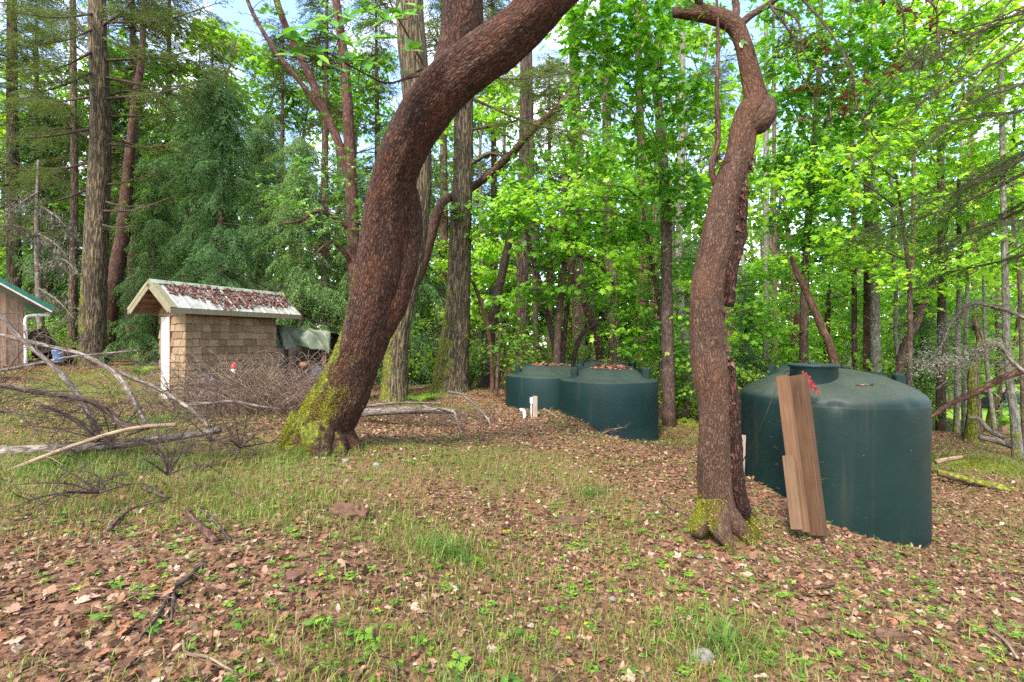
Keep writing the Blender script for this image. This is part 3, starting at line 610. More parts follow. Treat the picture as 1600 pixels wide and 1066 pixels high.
rosettes(gl, r, pts, r.normal(size=pts.shape)*.5+A(0, 0, 1), 6, .075)
crown(slim, sb, gl, gw, 'arbutus_leaf', 'twig_bark'); obj('dead_leaves', gd, 'dead_cluster_leaf', slim, sb, False)

# ------------------------------------------------------------------ firs
def vpath(rows): return np.array([P(a, b_, d) if b_ is not None else G(a, d) for a, b_, d in rows])
def radw(ws, rows): q = np.array([(a, d) for a, _, d in rows], float); return np.array(ws, float)*q[:, 1]/FPX/2*np.cos(np.arctan((q[:, 0]-800)/FPX))
def fir(name, label, rows, ws, mat='fir_bark', seed=1, boughs=(), H=0, z0=6, crn=None, group=None, stubs=8, cat='tree', freq=4, seg=20, amp=.12):
    pth = vpath(rows); t, base = tree(name, label, pth, radw(ws, rows), mat, seg, 60, amp, seed, group, True, freq, cat)
    r = RNG(seed+100); gl, gw = Geo(), Geo()
    for (x0, y0, x1, y1, dd, sc) in boughs:        # limbs reaching out with needled boughs
        a_ = P(x0, y0, rows[1][2]); e = P(x1, y1, rows[1][2]+dd); m = (a_+e)/2+A(0, 0, -.05*np.linalg.norm(e-a_))
        lp_ = crom(np.array([a_, m, e]), 16); addtube(gw, lp_, np.linspace(.045, .008, 16), 7, cap=False, amp=.08, freq=6)
        L = np.linalg.norm(e-a_); az = math.atan2(e[1]-a_[1], e[0]-a_[0])
        for k in range(int(5+L*3.2)):
            f = .22+.75*r.random(); s = lp_[int(f*15)]
            put_bough(gl, gw, FIRB[r.integers(3)], s, az+r.choice([-1, 1])*(.5+.5*r.random()), .12+.3*r.random(), sc*(.35+.45*r.random()))
        put_bough(gl, gw, FIRB[0], lp_[11], az, .15, sc*.7)
    cp = crom(pth, 50)
    for _ in range(stubs):
        k = r.integers(4, 48); d = unit(A(r.normal(), r.normal()-.3, .1*r.normal())); L = .3+.9*r.random()
        addtube(gw, np.array([cp[k], cp[k]+d*L*.5, cp[k]+d*L+A(0, 0, -.15*L)]), [.022, .014, .004], 5, cap=False)
    if crn: 
        cl, cw = conifer_crown(seed, *crn); gl.join(cl, None, pth[0]); gw.join(cw, None, pth[0])
    crown(t, base, gl, gw, 'fir_needle'); return t, base

tA, bA = fir('fir_tree', 'tall thick mossy fir with long dark boughs left of the shed', [(143, None, 17), (146, 480, 17), (150, 380, 17), (157, 200, 17), (153, 60, 17), (150, -120, 17), (150, -500, 17)], [48, 44, 41, 35, 31, 27, 17], seed=11,
    boughs=[(155, 20, 20, 20, -2.5, 1.), (155, 75, 40, 120, -2, 1.), (150, 110, 10, 150, -3, 1.), (150, 150, 30, 150, 1, .9), (160, 40, 230, -30, -2, 1.), (160, 35, 350, 2, -1.5, 1.), (160, 95, 370, 60, 1, 1.), (162, 155, 380, 98, -1.5, 1.), (162, 150, 280, 110, 2, .9), (160, 60, 300, 95, -1, 1.), (160, 10, 260, 30, -1.5, 1.), (160, 120, 330, 130, -.5, .9), (155, 40, 70, 70, -1.5, 1.), (160, 182, 300, 168, 1, .8), (165, 215, 320, 240, 2, .8), (165, 225, 290, 222, 0, .8), (150, 60, 90, -10, 3, 1), (160, 0, 300, -60, 2, 1.),
            (160, 290, 260, 262, 0, .35), (162, 315, 240, 318, -1, .3), (155, 330, 275, 305, -1.5, .35), (155, 350, 210, 352, -1, .25), (150, 290, 60, 320, -.5, .5), (155, 250, 40, 260, 1, .7), (150, 200, -30, 215, -2, .9)], crn=(26, 13, 4.2, 14, 'fir'), freq=7)
fir('fir_tree', 'thin fir trunk standing just left of the thick mossy fir', [(112, None, 22), (115, 400, 22), (116, 250, 22), (114, 50, 22), (114, -200, 22)], [18, 14, 13, 11, 8], 'fir_bark_red', 12, boughs=[(115, 260, 40, 285, -1, .9), (115, 275, 20, 300, -2, .9), (115, 330, 30, 340, -1, .9), (115, 200, 40, 195, -2, 1.), (115, 300, 170, 320, 1, .7)], crn=(20, 9, 3, 26, 'fir'))
fir('fir_tree', 'pale fir trunk rising behind the green edged roof at the far left', [(22, None, 24), (22, 420, 24), (20, 250, 24), (18, -100, 24)], [30, 26, 22, 14], 'fir_bark', 13, boughs=[(22, 350, 110, 360, -2, 1), (22, 250, 90, 280, -2, 1.1), (22, 150, 100, 160, -3, 1.2), (20, 320, -60, 330, -2, 1), (20, 60, 110, 60, -2, 1.2)], crn=(22, 7, 3.6, 32, 'fir'))
fir('fir_tree', 'grey brown fir standing close behind the leaning arbutus', [(614, None, 13), (622, 520, 13), (640, 430, 13), (654, 330, 13), (656, 250, 13), (648, 120, 13), (640, 0, 13), (636, -300, 13)], [42, 36, 36, 36, 38, 44, 44, 32], 'fir_bark', 14, crn=(22, 13.5, 3.6, 12, 'fir'), freq=6)
tH, bH = fir('fir_tree', 'straight fir with flared mossy base left of the far green tanks', [(703, None, 15), (706, 570, 15), (714, 500, 15), (718, 400, 15), (723, 280, 15), (725, 180, 15), (730, 0, 15), (733, -350, 15)], [66, 52, 42, 36, 32, 29, 26, 16], 'fir_bark', 15, crn=(24, 15, 3.4, 10, 'fir'), freq=7, stubs=22,
    boughs=[(726, 205, 900, 150, -1, .8), (726, 110, 860, 120, -1.5, 1.), (730, 150, 940, 215, -1.5, .9)])
moss_on(tH, bH, tH.children[0], 1500, 44, lambda c, n: -n[:, 0]*.9-.3*n[:, 1]+.25-.45*c[:, 2]-(c[:, 2] > 1.6), .04)

# arbutus trees behind
def bare_tree(name, label, rows, ws, mat, seed, limbs=0, group=None, seg=10, L=.8, cat='tree', amp=.12, flare=False, up=.3):
    pth = vpath(rows); t, base = tree(name, label, pth, radw(ws, rows), mat, seg, 40, amp, seed, group, flare, 5., cat)
    if limbs:
        g = Geo(); bare_limbs(g, RNG(seed), pth, .02, limbs, L, up, .25, 3, .016); obj('branches', g, mat, t, base)['kind'] = 'stuff'
    return t, base, pth
tD, bD, pD = bare_tree('arbutus_tree', 'reddish leaning arbutus right behind the thick mossy fir', [(160, None, 19), (172, 480, 19), (182, 420, 19), (193, 360, 19), (197, 310, 19), (203, 240, 19), (212, 160, 19), (222, 80, 19.2), (226, -30, 19.5)], [34, 28, 26, 24, 21, 17, 14, 11, 8], 'arbutus_red', 21, 16)
r = RNG(5); gl = Geo(); pts = np.array([P(a+22*r.normal(), b_+16*r.normal(), 19+r.normal()*.6) for a, b_ in [(215, 300), (225, 340), (240, 260), (280, 240), (320, 190), (350, 150), (200, 180), (260, 190), (345, 215)] for _ in range(14)]); rosettes(gl, r, pts, r.normal(size=pts.shape)*.5+A(0, 0, 1), 7, .14); crown(tD, bD, gl, None, 'arbutus_leaf')
tF, bF, pF = bare_tree('arbutus_tree', 'red twin stemmed arbutus with bright leaf rosettes left of the leaning trunk', [(560, None, 12.5), (556, 480, 12.5), (552, 380, 12.5), (549, 300, 12.5), (545, 200, 12.5), (537, 90, 12.5), (525, 0, 12.5), (510, -120, 12.5)], [24, 22, 21, 20, 19, 16, 13, 10], 'arbutus_red', 22, 14, up=.2)
g = Geo()
for rows, w0, w1 in (([(549, 300, 12.5), (532, 232, 12.4), (508, 175, 12.3), (480, 110, 12.2), (452, 55, 12.1), (432, 0, 12), (420, -60, 12)], 15, 9), ([(520, 200, 12.4), (470, 130, 12), (430, 80, 11.8), (395, 20, 11.7), (380, -20, 11.6)], 9, 5), ([(552, 360, 12.5), (500, 330, 12), (470, 345, 11.7), (440, 350, 11.5)], 8, 3), ([(556, 420, 12.5), (520, 380, 12), (490, 400, 11.8)], 7, 3)):
    g = Geo(); pth = np.array([P(*q) for q in rows]); addtube(g, pth, np.linspace(w0, w1, len(pth))*12/FPX/2, 9, n=30, amp=.1, freq=8, seed=4); bare_limbs(g, RNG(w0), pth, .01, 14, .5, .2, .2, 3, .009); obj('limb', g, 'arbutus_red', tF, bF)
r = RNG(15); gl = Geo(); pts = np.array([P(a+17*r.normal(), b_+12*r.normal(), d+.35*r.normal()) for a, b_, d in [(500, 275, 11.5), (530, 250, 11.6), (460, 275, 11.3), (480, 320, 11.3), (440, 330, 11.2), (520, 310, 11.6), (560, 330, 11.8), (430, 300, 11.2), (500, 350, 11.5), (560, 280, 12), (540, 360, 11.8), (470, 255, 11.3), (590, 190, 12.2), (575, 140, 12.2), (560, 60, 12), (600, 250, 12.2), (500, 20, 12), (470, 150, 12), (590, 20, 12.3), (520, 130, 12.2), (420, 20, 12), (400, 90, 11.7)] for _ in range(13)])
rosettes(gl, r, pts, r.normal(size=pts.shape)*.35+A(0, -.2, 1), 7, .12); crown(tF, bF, gl, None, 'arbutus_leaf')
tI, bI, pI = bare_tree('arbutus_tree', 'thin curved arbutus bowing right behind the straight fir', [(612, None, 14.5), (622, 520, 14.5), (640, 460, 14.5), (660, 415, 14.5), (676, 360, 14.5), (690, 318, 14.5), (715, 303, 15.6), (740, 292, 15.7), (790, 250, 15.5), (840, 195, 15.3), (880, 160, 15), (930, 100, 15)], [28, 22, 19, 17, 16, 14, 13, 12, 11, 10, 9, 7], 'arbutus_red', 23, 22, L=.9)
g = Geo(); pth = np.array([P(*q) for q in [(724, 262, 15), (745, 250, 14.9), (765, 240, 14.8), (785, 244, 14.7)]]); addtube(g, pth, [.09, .075, .06, .03], 9, n=14, amp=.1, freq=8); obj('broken_limb', g, 'fir_bark', tH, bH)
r = RNG(16); gl = Geo(); pts = np.array([P(a+22*r.normal(), b_+16*r.normal(), 15.4+.5*r.normal()) for a, b_ in [(790, 230), (840, 180), (870, 150), (900, 120), (780, 280), (830, 220), (930, 80), (880, 60), (820, 140), (690, 280), (700, 240)] for _ in range(9)]); rosettes(gl, r, pts, r.normal(size=pts.shape)*.5+A(0, 0, 1), 7, .12); crown(tI, bI, gl, None, 'arbutus_leaf')

# ------------------------------------------------------------------ cedars: a dark drooping wall behind the shed
CED = []
for i, (H, R, n) in enumerate(((15, 3.6, 100), (13, 3.4, 90))):
    gl, gw = conifer_crown(50+i, H, .35, R, n, 'cedar', .18); mt = gl.mesh('cedar_crown', False); mt.materials.append(M['cedar_scale'])
    gt = Geo(); addtube(gt, np.array([[0, 0, -.3], [0, 0, H*.5], [.1, 0, H]]), [.24, .15, .02], 10, n=24, amp=.1, freq=4, flare=lambda a, s: 1+.7*np.exp(-s/.03)); mk = gt.mesh('cedar_trunk'); mk.materials.append(M['fir_bark_red'])
    mb = gw.mesh('cedar_branches'); mb.materials.append(M['twig_bark']); CED.append((mt, mk, mb))
def cedar(px, d, v, sc, rz, label, group=None):
    base = G(px, d); t = thing('cedar_tree', base, label, 'tree', group); t.rotation_euler.z = rz; t.scale = (sc, sc, sc)
    for nm, me in zip(('crown', 'trunk', 'branches'), CED[v % 2]):
        o = bpy.data.objects.new(nm, me); C.objects.link(o); o.parent = t
cedar(345, 17.0, 0, .66, .4, 'silvery green drooping cedar directly behind the shed roof')
cedar(240, 19.5, 1, .62, 1.4, 'dark low branched cedar left behind the shed door')
cedar(470, 16.6, 1, .62, 2.6, 'dark green cedar behind the green tarp shelter')
cedar(545, 17.5, 2, .52, .9, 'dark cedar between the shed and the leaning arbutus')
cedar(640, 19.0, 1, .8, 4.0, 'young cedar right of the leaning arbutus base')
cedar(410, 22.0, 2, .72, 3.3, 'taller cedar standing farther back above the shed roof')
cedar(300, 24.5, 0, .85, 5.0, 'tall far cedar between the mossy fir and the shed', )
cedar(75, 25, 1, 1.0, 2.0, 'shaded cedar behind the firewood heap')
cedar(180, 27, 2, 1.1, .2, 'shaded cedar far behind the mossy fir trunk')
cedar(1075, 21, 1, .5, 1.2, 'small dark cedar just left of the curving arbutus')
cedar(1165, 16.5, 1, .36, 2.2, 'small dark cedar sapling behind the curving arbutus')
cedar(1440, 19, 0, .38, 3.2, 'small dark conifer behind the lichen covered branches')
# ------------------------------------------------------------------ slim trunks through the wood, centre and right
GW = 'slim trunks standing in the wood behind the tanks'
TR = [  # label, rows, widths, bark, limbs
 ('dark dead leaning trunk between the straight fir and the far tanks', [(752, None, 17), (768, 520, 17), (780, 450, 17), (797, 370, 17), (812, 290, 17)], [20, 18, 16, 14, 9], 'twig_bark', 8),
 ('thin bare red stem leaning right beside the straight fir', [(770, None, 15.6), (768, 560, 15.6), (760, 500, 15.6), (745, 455, 15.6), (738, 440, 15.6)], [8, 8, 8, 7, 5], 'arbutus_red', 5),
 ('straight reddish fir rising behind the left far tank', [(815, None, 20), (816, 480, 20), (818, 330, 20), (820, 100, 20), (820, -150, 20)], [28, 23, 21, 17, 12], 'fir_bark_red', 10),
 ('narrow dark trunk just right of the reddish fir', [(838, None, 24), (836, 450, 24), (832, 300, 24), (828, 60, 24), (826, -150, 24)], [12, 10, 10, 8, 6], 'twig_bark', 8),
 ('dark reddish stem leaning left up from behind the far tanks', [(873, None, 17), (868, 550, 17), (852, 480, 17), (832, 400, 17), (822, 350, 17), (828, 300, 17), (820, 200, 17)], [13, 12, 11, 10, 9, 8, 5], 'twig_bark', 10),
 ('slender mossy stem rising straight behind the far tanks', [(876, None, 17.2), (882, 520, 17.2), (893, 430, 17.2), (903, 360, 17.2), (902, 260, 17.2), (898, 200, 17.2), (930, 160, 17.2), (960, 110, 17.2)], [12, 10, 9, 8, 8, 7, 6, 4], 'twig_bark', 10),
 ('arching thin stem bowing right behind the far tanks', [(885, None, 17.4), (905, 530, 17.4), (940, 500, 17.4), (960, 450, 17.4), (930, 410, 17.4), (890, 400, 17.4), (850, 420, 17.4)], [9, 8, 7, 7, 6, 5, 3], 'twig_bark', 8),
 ('red arbutus leaning left behind the middle far tank', [(940, None, 19), (935, 540, 19), (920, 490, 19), (905, 450, 19), (890, 410, 19), (880, 340, 19), (884, 240, 19)], [15, 14, 14, 13, 12, 11, 8], 'arbutus_red', 10),
 ('stout dark trunk behind the right far tank', [(960, None, 21), (957, 480, 21), (950, 330, 21), (948, 180, 21), (950, 0, 21), (952, -150, 21)], [24, 20, 18, 17, 14, 10], 'fir_bark_red', 10),
 ('reddish double trunk beyond the right far tank', [(1002, None, 23), (1000, 500, 23), (1006, 430, 23), (1004, 300, 23), (998, 100, 23), (996, -150, 23)], [30, 24, 20, 17, 14, 9], 'arbutus_red', 10),
 ('pale grey trunk standing beside the reddish double trunk', [(1020, None, 22), (1022, 480, 22), (1026, 330, 22), (1030, 150, 22), (1030, -150, 22)], [18, 16, 14, 12, 9], 'fir_bark', 8),
 ('leaning grey alder left of the curving arbutus', [(1085, None, 17), (1075, 560, 17), (1064, 480, 17), (1060, 400, 17), (1064, 300, 17), (1066, 100, 17), (1066, -150, 17)], [20, 17, 16, 15, 14, 12, 8], 'alder_bark', 8),
 ('slim pale alder right of the curving arbutus', [(1199, None, 20), (1198, 480, 20), (1197, 350, 20), (1197, 200, 20), (1196, -150, 20)], [14, 12, 11, 10, 6], 'alder_bark', 8),
 ('thin tan trunk beside the slim pale alder', [(1211, None, 26), (1211, 480, 26), (1210, 350, 26), (1208, -100, 26)], [10, 9, 8, 6], 'fir_bark_red', 4),
 ('forked dark trunk with red bark behind the near tank lid', [(1243, None, 21), (1243, 540, 21), (1246, 500, 21), (1238, 440, 21), (1232, 380, 21), (1225, 300, 21)], [22, 18, 14, 11, 9, 6], 'arbutus_red', 10),
 ('bare red trunk leaning left above the near tank', [(1318, None, 13), (1303, 565, 13), (1283, 510, 13), (1262, 460, 13), (1247, 430, 13), (1236, 400, 13)], [17, 16, 15, 14, 13, 7], 'arbutus_red', 4),
 ('straight tan trunk behind the near tank dome', [(1336, None, 18), (1335, 480, 18), (1334, 350, 18), (1330, 150, 18), (1328, -150, 18)], [13, 11, 10, 8, 6], 'fir_bark_red', 6),
 ('red half of the paired trunks behind the near tank', [(1354, None, 17), (1355, 500, 17), (1355, 400, 17), (1354, 200, 17), (1352, -150, 17)], [17, 15, 14, 11, 7], 'arbutus_red', 4),
 ('thick grey half of the paired trunks behind the near tank', [(1370, None, 16.5), (1368, 540, 16.5), (1367, 440, 16.5), (1366, 200, 16.5), (1364, -150, 16.5)], [24, 20, 18, 15, 9], 'alder_bark', 4),
 ('thin crooked grey sapling right of the paired trunks', [(1412, None, 17), (1403, 560, 17), (1399, 520, 17), (1400, 450, 17), (1395, 380, 17), (1392, 200, 17)], [10, 9, 8, 8, 7, 5], 'alder_bark', 6),
 ('tan trunk behind the leaning dark arbutus at the right', [(1425, None, 20), (1425, 520, 20), (1427, 400, 20), (1428, 100, 20), (1428, -100, 20)], [14, 11, 10, 8, 6], 'fir_bark_red', 5),
 ('dark arbutus leaning right beyond the near tank', [(1395, None, 15), (1408, 560, 15), (1430, 510, 15), (1450, 460, 15), (1468, 430, 15), (1490, 425, 15), (1500, 390, 15), (1497, 330, 15), (1500, 250, 15)], [20, 18, 17, 16, 13, 11, 11, 10, 6], 'twig_bark', 10),
 ('grey trunk left of the mossy stump trunk at the right', [(1494, None, 15.5), (1496, 560, 15.5), (1498, 480, 15.5), (1500, 350, 15.5), (1505, 100, 15.5), (1505, -100, 15.5)], [12, 11, 10, 9, 7, 5], 'alder_bark', 6),
 ('grey twin stem against the mossy trunk at the right', [(1506, None, 14.5), (1506, 600, 14.5), (1509, 520, 14.5), (1512, 420, 14.5), (1514, 150, 14.5)], [10, 9, 8, 8, 5], 'alder_bark', 6),
 ('mossy broken trunk with split red wood at the far right', [(1521, None, 14), (1522, 630, 14), (1520, 590, 14), (1527, 560, 14), (1532, 530, 14), (1520, 500, 14)], [30, 24, 22, 20, 17, 10], 'fir_bark', 8),
 ('dark trunk above the mossy broken trunk at the far right', [(1528, None, 20), (1524, 480, 20), (1521, 400, 20), (1518, 250, 20), (1515, -100, 20)], [16, 14, 14, 11, 7], 'arbutus_red', 8),
 ('short bent trunk before the bright lawn at the far right', [(1540, None, 17), (1550, 640, 17), (1556, 600, 17), (1575, 570, 17), (1590, 520, 17), (1596, 420, 17)], [16, 15, 14, 13, 11, 8], 'fir_bark', 6),
 ('slim trunk between the bent trunk and the mossy grey one', [(1557, None, 14.5), (1550, 640, 14.5), (1545, 600, 14.5), (1540, 540, 14.5), (1536, 430, 14.5)], [11, 10, 9, 8, 5], 'alder_bark', 5),
 ('mottled grey trunk with mossy foot at the right picture edge', [(1592, None, 11.5), (1586, 660, 11.5), (1578, 600, 11.5), (1573, 540, 11.5), (1570, 400, 11.5), (1565, 150, 11.5), (1565, -80, 11.5)], [26, 20, 17, 16, 14, 11, 8], 'alder_bark', 8),
 ('thin dark trunk at the right edge behind the mottled trunk', [(1600, None, 13), (1596, 560, 13), (1592, 430, 13), (1582, 330, 13), (1586, 150, 13)], [9, 8, 8, 7, 5], 'twig_bark', 8),
]
TRO = []
for i, (lab, rows, ws, mt, nl) in enumerate(TR):
    t, bs_, pth = bare_tree('fir_tree' if 'fir_bark' in mt else 'alder_tree' if 'alder' in mt else 'arbutus_tree' if 'red' in mt else 'slender_tree', lab, rows, [.85*w for w in ws], mt, 200+i, nl, GW, 9, .9, flare=True)
    TRO.append((t, bs_, pth))
moss_on(TRO[24][0], TRO[24][1], TRO[24][0].children[0], 900, 45, lambda c, n: .3-n[:, 1]*.5-.3*c[:, 2]-(c[:, 2] > 1.3), .05)
moss_on(TRO[28][0], TRO[28][1], TRO[28][0].children[0], 900, 46, lambda c, n: .3-n[:, 1]*.3-.6*c[:, 2]-(c[:, 2] > .9), .04)

# ------------------------------------------------------------------ maples (bright flat leaf layers)
def maple(label, stem_rows, ws, blobs, seed, lm='maple_leaf', size=.155, per=18, spread=.46, group='maples behind the tanks', mat='twig_bark', name='maple_tree'):
    pth = vpath(stem_rows); t, base = tree(name, label, pth, radw(ws, stem_rows), mat, 9, 30, .1, seed, group, False)
    maple_crown(t, base, pth, [(*q[:5], q[5]*(.55 if seed == 303 else 1.)) for q in blobs], seed, lm, size, per, spread)
maple('young maple with layered leaves directly above the far tanks', [(869, None, 15.4), (872, 520, 15.4), (880, 430, 15.4), (888, 330, 15.4), (885, 240, 15.4)], [14, 12, 10, 8, 5],
      [(800, 330, 14.8, 45, 25, 15), (780, 345, 14.5, 35, 18, 10), (850, 300, 15, 60, 28, 20), (905, 330, 14.6, 60, 40, 22), (960, 380, 14.8, 60, 50, 22), (850, 390, 15.4, 60, 25, 12), (980, 300, 14.6, 60, 35, 20), (880, 450, 15.6, 70, 22, 10), (830, 455, 15.5, 45, 14, 8), (940, 250, 14.8, 55, 30, 18), (850, 245, 15.6, 45, 22, 10), (910, 205, 15, 45, 26, 10), (1015, 350, 14.4, 40, 50, 16)], 301, size=.175)
maple('low maple shoot with bright leaves left of the far tanks', [(775, None, 14.5), (779, 560, 14.5), (784, 500, 14.5)], [6, 5, 3], [(790, 500, 14.4, 25, 8, 5), (792, 528, 14.3, 26, 8, 5), (775, 465, 14.4, 30, 10, 5), (760, 540, 14.4, 18, 8, 3)], 302, size=.14, per=8, spread=.3)
maple('big maple spreading bright leaves over the middle of the picture', [(1046, None, 13), (1042, 480, 13), (1040, 330, 13), (1030, 180, 13), (1010, 40, 13), (990, -120, 13)], [22, 19, 17, 15, 12, 8],
      [(930, 45, 9.5, 40, 40, 20), (990, 40, 9.8, 55, 40, 26), (1040, 60, 10.5, 45, 50, 22), (960, 110, 10, 55, 40, 26), (1030, 130, 10.5, 50, 45, 24), (1080, 130, 11, 40, 50, 20), (985, 185, 10.8, 60, 30, 22), (1050, 210, 11, 50, 40, 20), (1080, 280, 12, 45, 45, 18), (930, -30, 9.5, 60, 40, 18), (1060, -20, 10, 60, 40, 18), (1030, 290, 12.4, 40, 40, 14), (1010, 240, 12, 40, 25, 10), (1060, 350, 12.6, 35, 35, 12), (925, 160, 10.6, 30, 20, 7)], 303, size=.165)
maple('maple with airy leaves behind the knobbly bend', [(1255, None, 16), (1258, 430, 16), (1270, 250, 16), (1280, 100, 16), (1285, -100, 16)], [16, 13, 11, 9, 6],
      [(1235, 60, 13, 45, 45, 20), (1290, 70, 13, 55, 45, 24), (1345, 90, 13.5, 50, 50, 24), (1240, 150, 14, 45, 40, 18), (1310, 160, 14, 55, 40, 22), (1225, 250, 15, 40, 40, 16), (1275, 290, 15, 45, 45, 16), (1330, 265, 15, 40, 40, 11), (1225, 340, 15.5, 40, 40, 16), (1290, 370, 15.5, 60, 35, 16), (1345, 330, 15.5, 50, 35, 12), (1260, -20, 13, 60, 40, 16), (1230, 420, 15.5, 40, 26, 10), (1210, 110, 12, 30, 40, 10), (1370, 150, 12.5, 45, 40, 14), (1355, 20, 12.5, 50, 35, 14), (1300, 220, 14, 50, 25, 8)], 304, size=.165)
maple('maple filling the upper right corner with sunlit leaves', [(1470, None, 16), (1472, 430, 16), (1470, 250, 16), (1465, 100, 16), (1460, -100, 16)], [18, 15, 13, 10, 6],
      [(1410, 80, 13, 50, 45, 22), (1470, 60, 12.5, 55, 45, 24), (1535, 60, 12, 55, 45, 22), (1590, 110, 12, 45, 50, 18), (1440, 150, 13.5, 60, 40, 22), (1510, 160, 13, 55, 40, 20), (1380, 200, 14, 40, 35, 12), (1450, 240, 14, 60, 35, 15), (1540, 240, 13.5, 60, 40, 18), (1590, 310, 13.5, 50, 45, 16), (1400, 300, 15, 45, 35, 10), (1480, -10, 12.5, 80, 40, 18), (1390, 10, 13, 50, 35, 12), (1570, 400, 14, 40, 40, 14), (1480, 340, 15, 50, 30, 8), (1430, 200, 12, 55, 35, 14), (1500, 110, 11.5, 55, 40, 14), (1560, 180, 12, 45, 35, 12), (1580, 20, 11.5, 45, 35, 12), (1420, 370, 15, 50, 25, 10), (1530, 310, 14, 50, 30, 12), (1380, 390, 15, 45, 25, 10)], 305, size=.165)
maple('low spreading maple in the sunlit understorey above the near tank', [(1290, None, 19), (1292, 520, 19), (1296, 450, 19)], [12, 10, 6],
      [(1240, 470, 18, 40, 22, 12), (1225, 510, 17, 35, 25, 12), (1300, 440, 18.5, 50, 16, 12), (1345, 470, 18, 45, 18, 12), (1400, 455, 18, 55, 18, 14), (1330, 530, 19, 45, 28, 14), (1270, 540, 19, 40, 28, 12), (1390, 520, 19, 40, 25, 10), (1450, 440, 17.5, 50, 25, 12), (1240, 550, 17.5, 40, 20, 10)], 306, size=.165)
maple('leafy maple screen along the right edge above the lawn', [(1560, None, 18), (1560, 500, 18), (1556, 420, 18)], [14, 11, 7],
      [(1500, 470, 17, 50, 35, 16), (1560, 470, 17, 50, 35, 16), (1475, 520, 18, 40, 25, 12), (1540, 540, 18, 55, 28, 16), (1595, 560, 15, 35, 50, 16), (1440, 555, 18.5, 40, 30, 12), (1590, 640, 14.5, 20, 30, 8), (1480, 580, 18, 30, 25, 8)], 307, size=.16)
maple('low leafy maple between the far tanks and the curving arbutus', [(1045, None, 15), (1044, 560, 15), (1040, 480, 15)], [8, 7, 4],
      [(1030, 440, 14.5, 45, 30, 14), (1040, 500, 14, 40, 28, 14), (1010, 540, 14, 35, 18, 8), (1055, 560, 14, 30, 25, 9), (985, 470, 15, 40, 25, 9), (1060, 400, 14, 25, 30, 8), (1180, 490, 15, 25, 40, 10), (1180, 420, 15, 25, 30, 8)], 308, size=.165)

maple('light leafy maple veiling the trunks above the domed tank', [(1420, None, 13), (1422, 470, 13), (1415, 380, 12.8), (1400, 270, 12.6)], [11, 9, 7, 4],
      [(1228, 300, 12, 40, 40, 7), (1285, 250, 12, 45, 35, 7), (1340, 300, 12, 45, 35, 7), (1400, 260, 12, 50, 35, 7), (1455, 320, 12.4, 50, 35, 7), (1330, 395, 13, 55, 28, 8), (1255, 395, 13, 45, 28, 7), (1420, 425, 13, 55, 28, 8), (1510, 385, 12.5, 50, 35, 8), (1550, 280, 12, 50, 40, 8), (1500, 440, 13, 50, 25, 7)], 309, size=.16)
maple('slender maple hanging light leaves between the far tanks and the middle', [(1032, None, 14), (1034, 520, 14), (1020, 420, 13.8), (1000, 300, 13.5)], [9, 7, 6, 4],
      [(870, 330, 13, 45, 30, 7), (935, 290, 13, 45, 30, 7), (1000, 265, 13, 45, 30, 7), (960, 420, 13.6, 50, 25, 7), (895, 405, 13.6, 45, 25, 6), (1015, 400, 13.4, 40, 30, 7), (830, 300, 13.4, 40, 25, 6), (1050, 460, 13.6, 30, 30, 6), (980, 500, 14, 40, 20, 5)], 310, size=.16)
# shaggy lichen hung dead limbs left of the mossy fir
r = RNG(61); base = G(70, 20); t = thing('dead_tree', base, 'grey lichen draped dead limbs behind the firewood heap', 'tree'); gw, gl = Geo(), Geo()
addtube(gw, np.array([base, P(62, 480, 20), P(58, 360, 20), P(60, 250, 20)]), [.14, .12, .09, .04], 9, n=20, amp=.1)
for rows in ([(60, 370, 20), (20, 352, 19.5), (-30, 360, 19.3)], [(60, 365, 20), (85, 380, 19), (105, 400, 18.5)], [(62, 420, 20), (95, 405, 18.5), (122, 425, 17.6)], [(60, 300, 20), (30, 320, 19), (0, 345, 19)], [(60, 450, 20), (90, 470, 18.5), (118, 500, 18)], [(60, 320, 20), (90, 340, 19), (115, 370, 19)]):
    pth = np.array([P(*q) for q in rows]); addtube(gw, pth, [.04, .03, .012], 6, n=12, cap=False); bare_limbs(gw, r, pth, .01, 26, .8, -.5, .05, 4, .008)
    cp = crom(pth, 60); n = 420; p = cp[r.integers(0, 60, n)]+r.normal(size=(n, 3))*A(.22, .22, .10)+A(0, 0, -.08); gl.add(*place(np.array([[0, -.12, 0], [0, .12, 0], [1, 0, .05]]), np.array([[0, 1, 2]]), p, np.stack([r.normal(size=n)*.6, r.normal(size=n)*.6, -np.ones(n)], 1), r.normal(size=(n, 3)), .06+.14*r.random(n)))
obj('trunk', gw, 'dead_grey', t, base); o = obj('lichen', gl, 'lichen_tuft', t, base, False); o['kind'] = 'stuff'

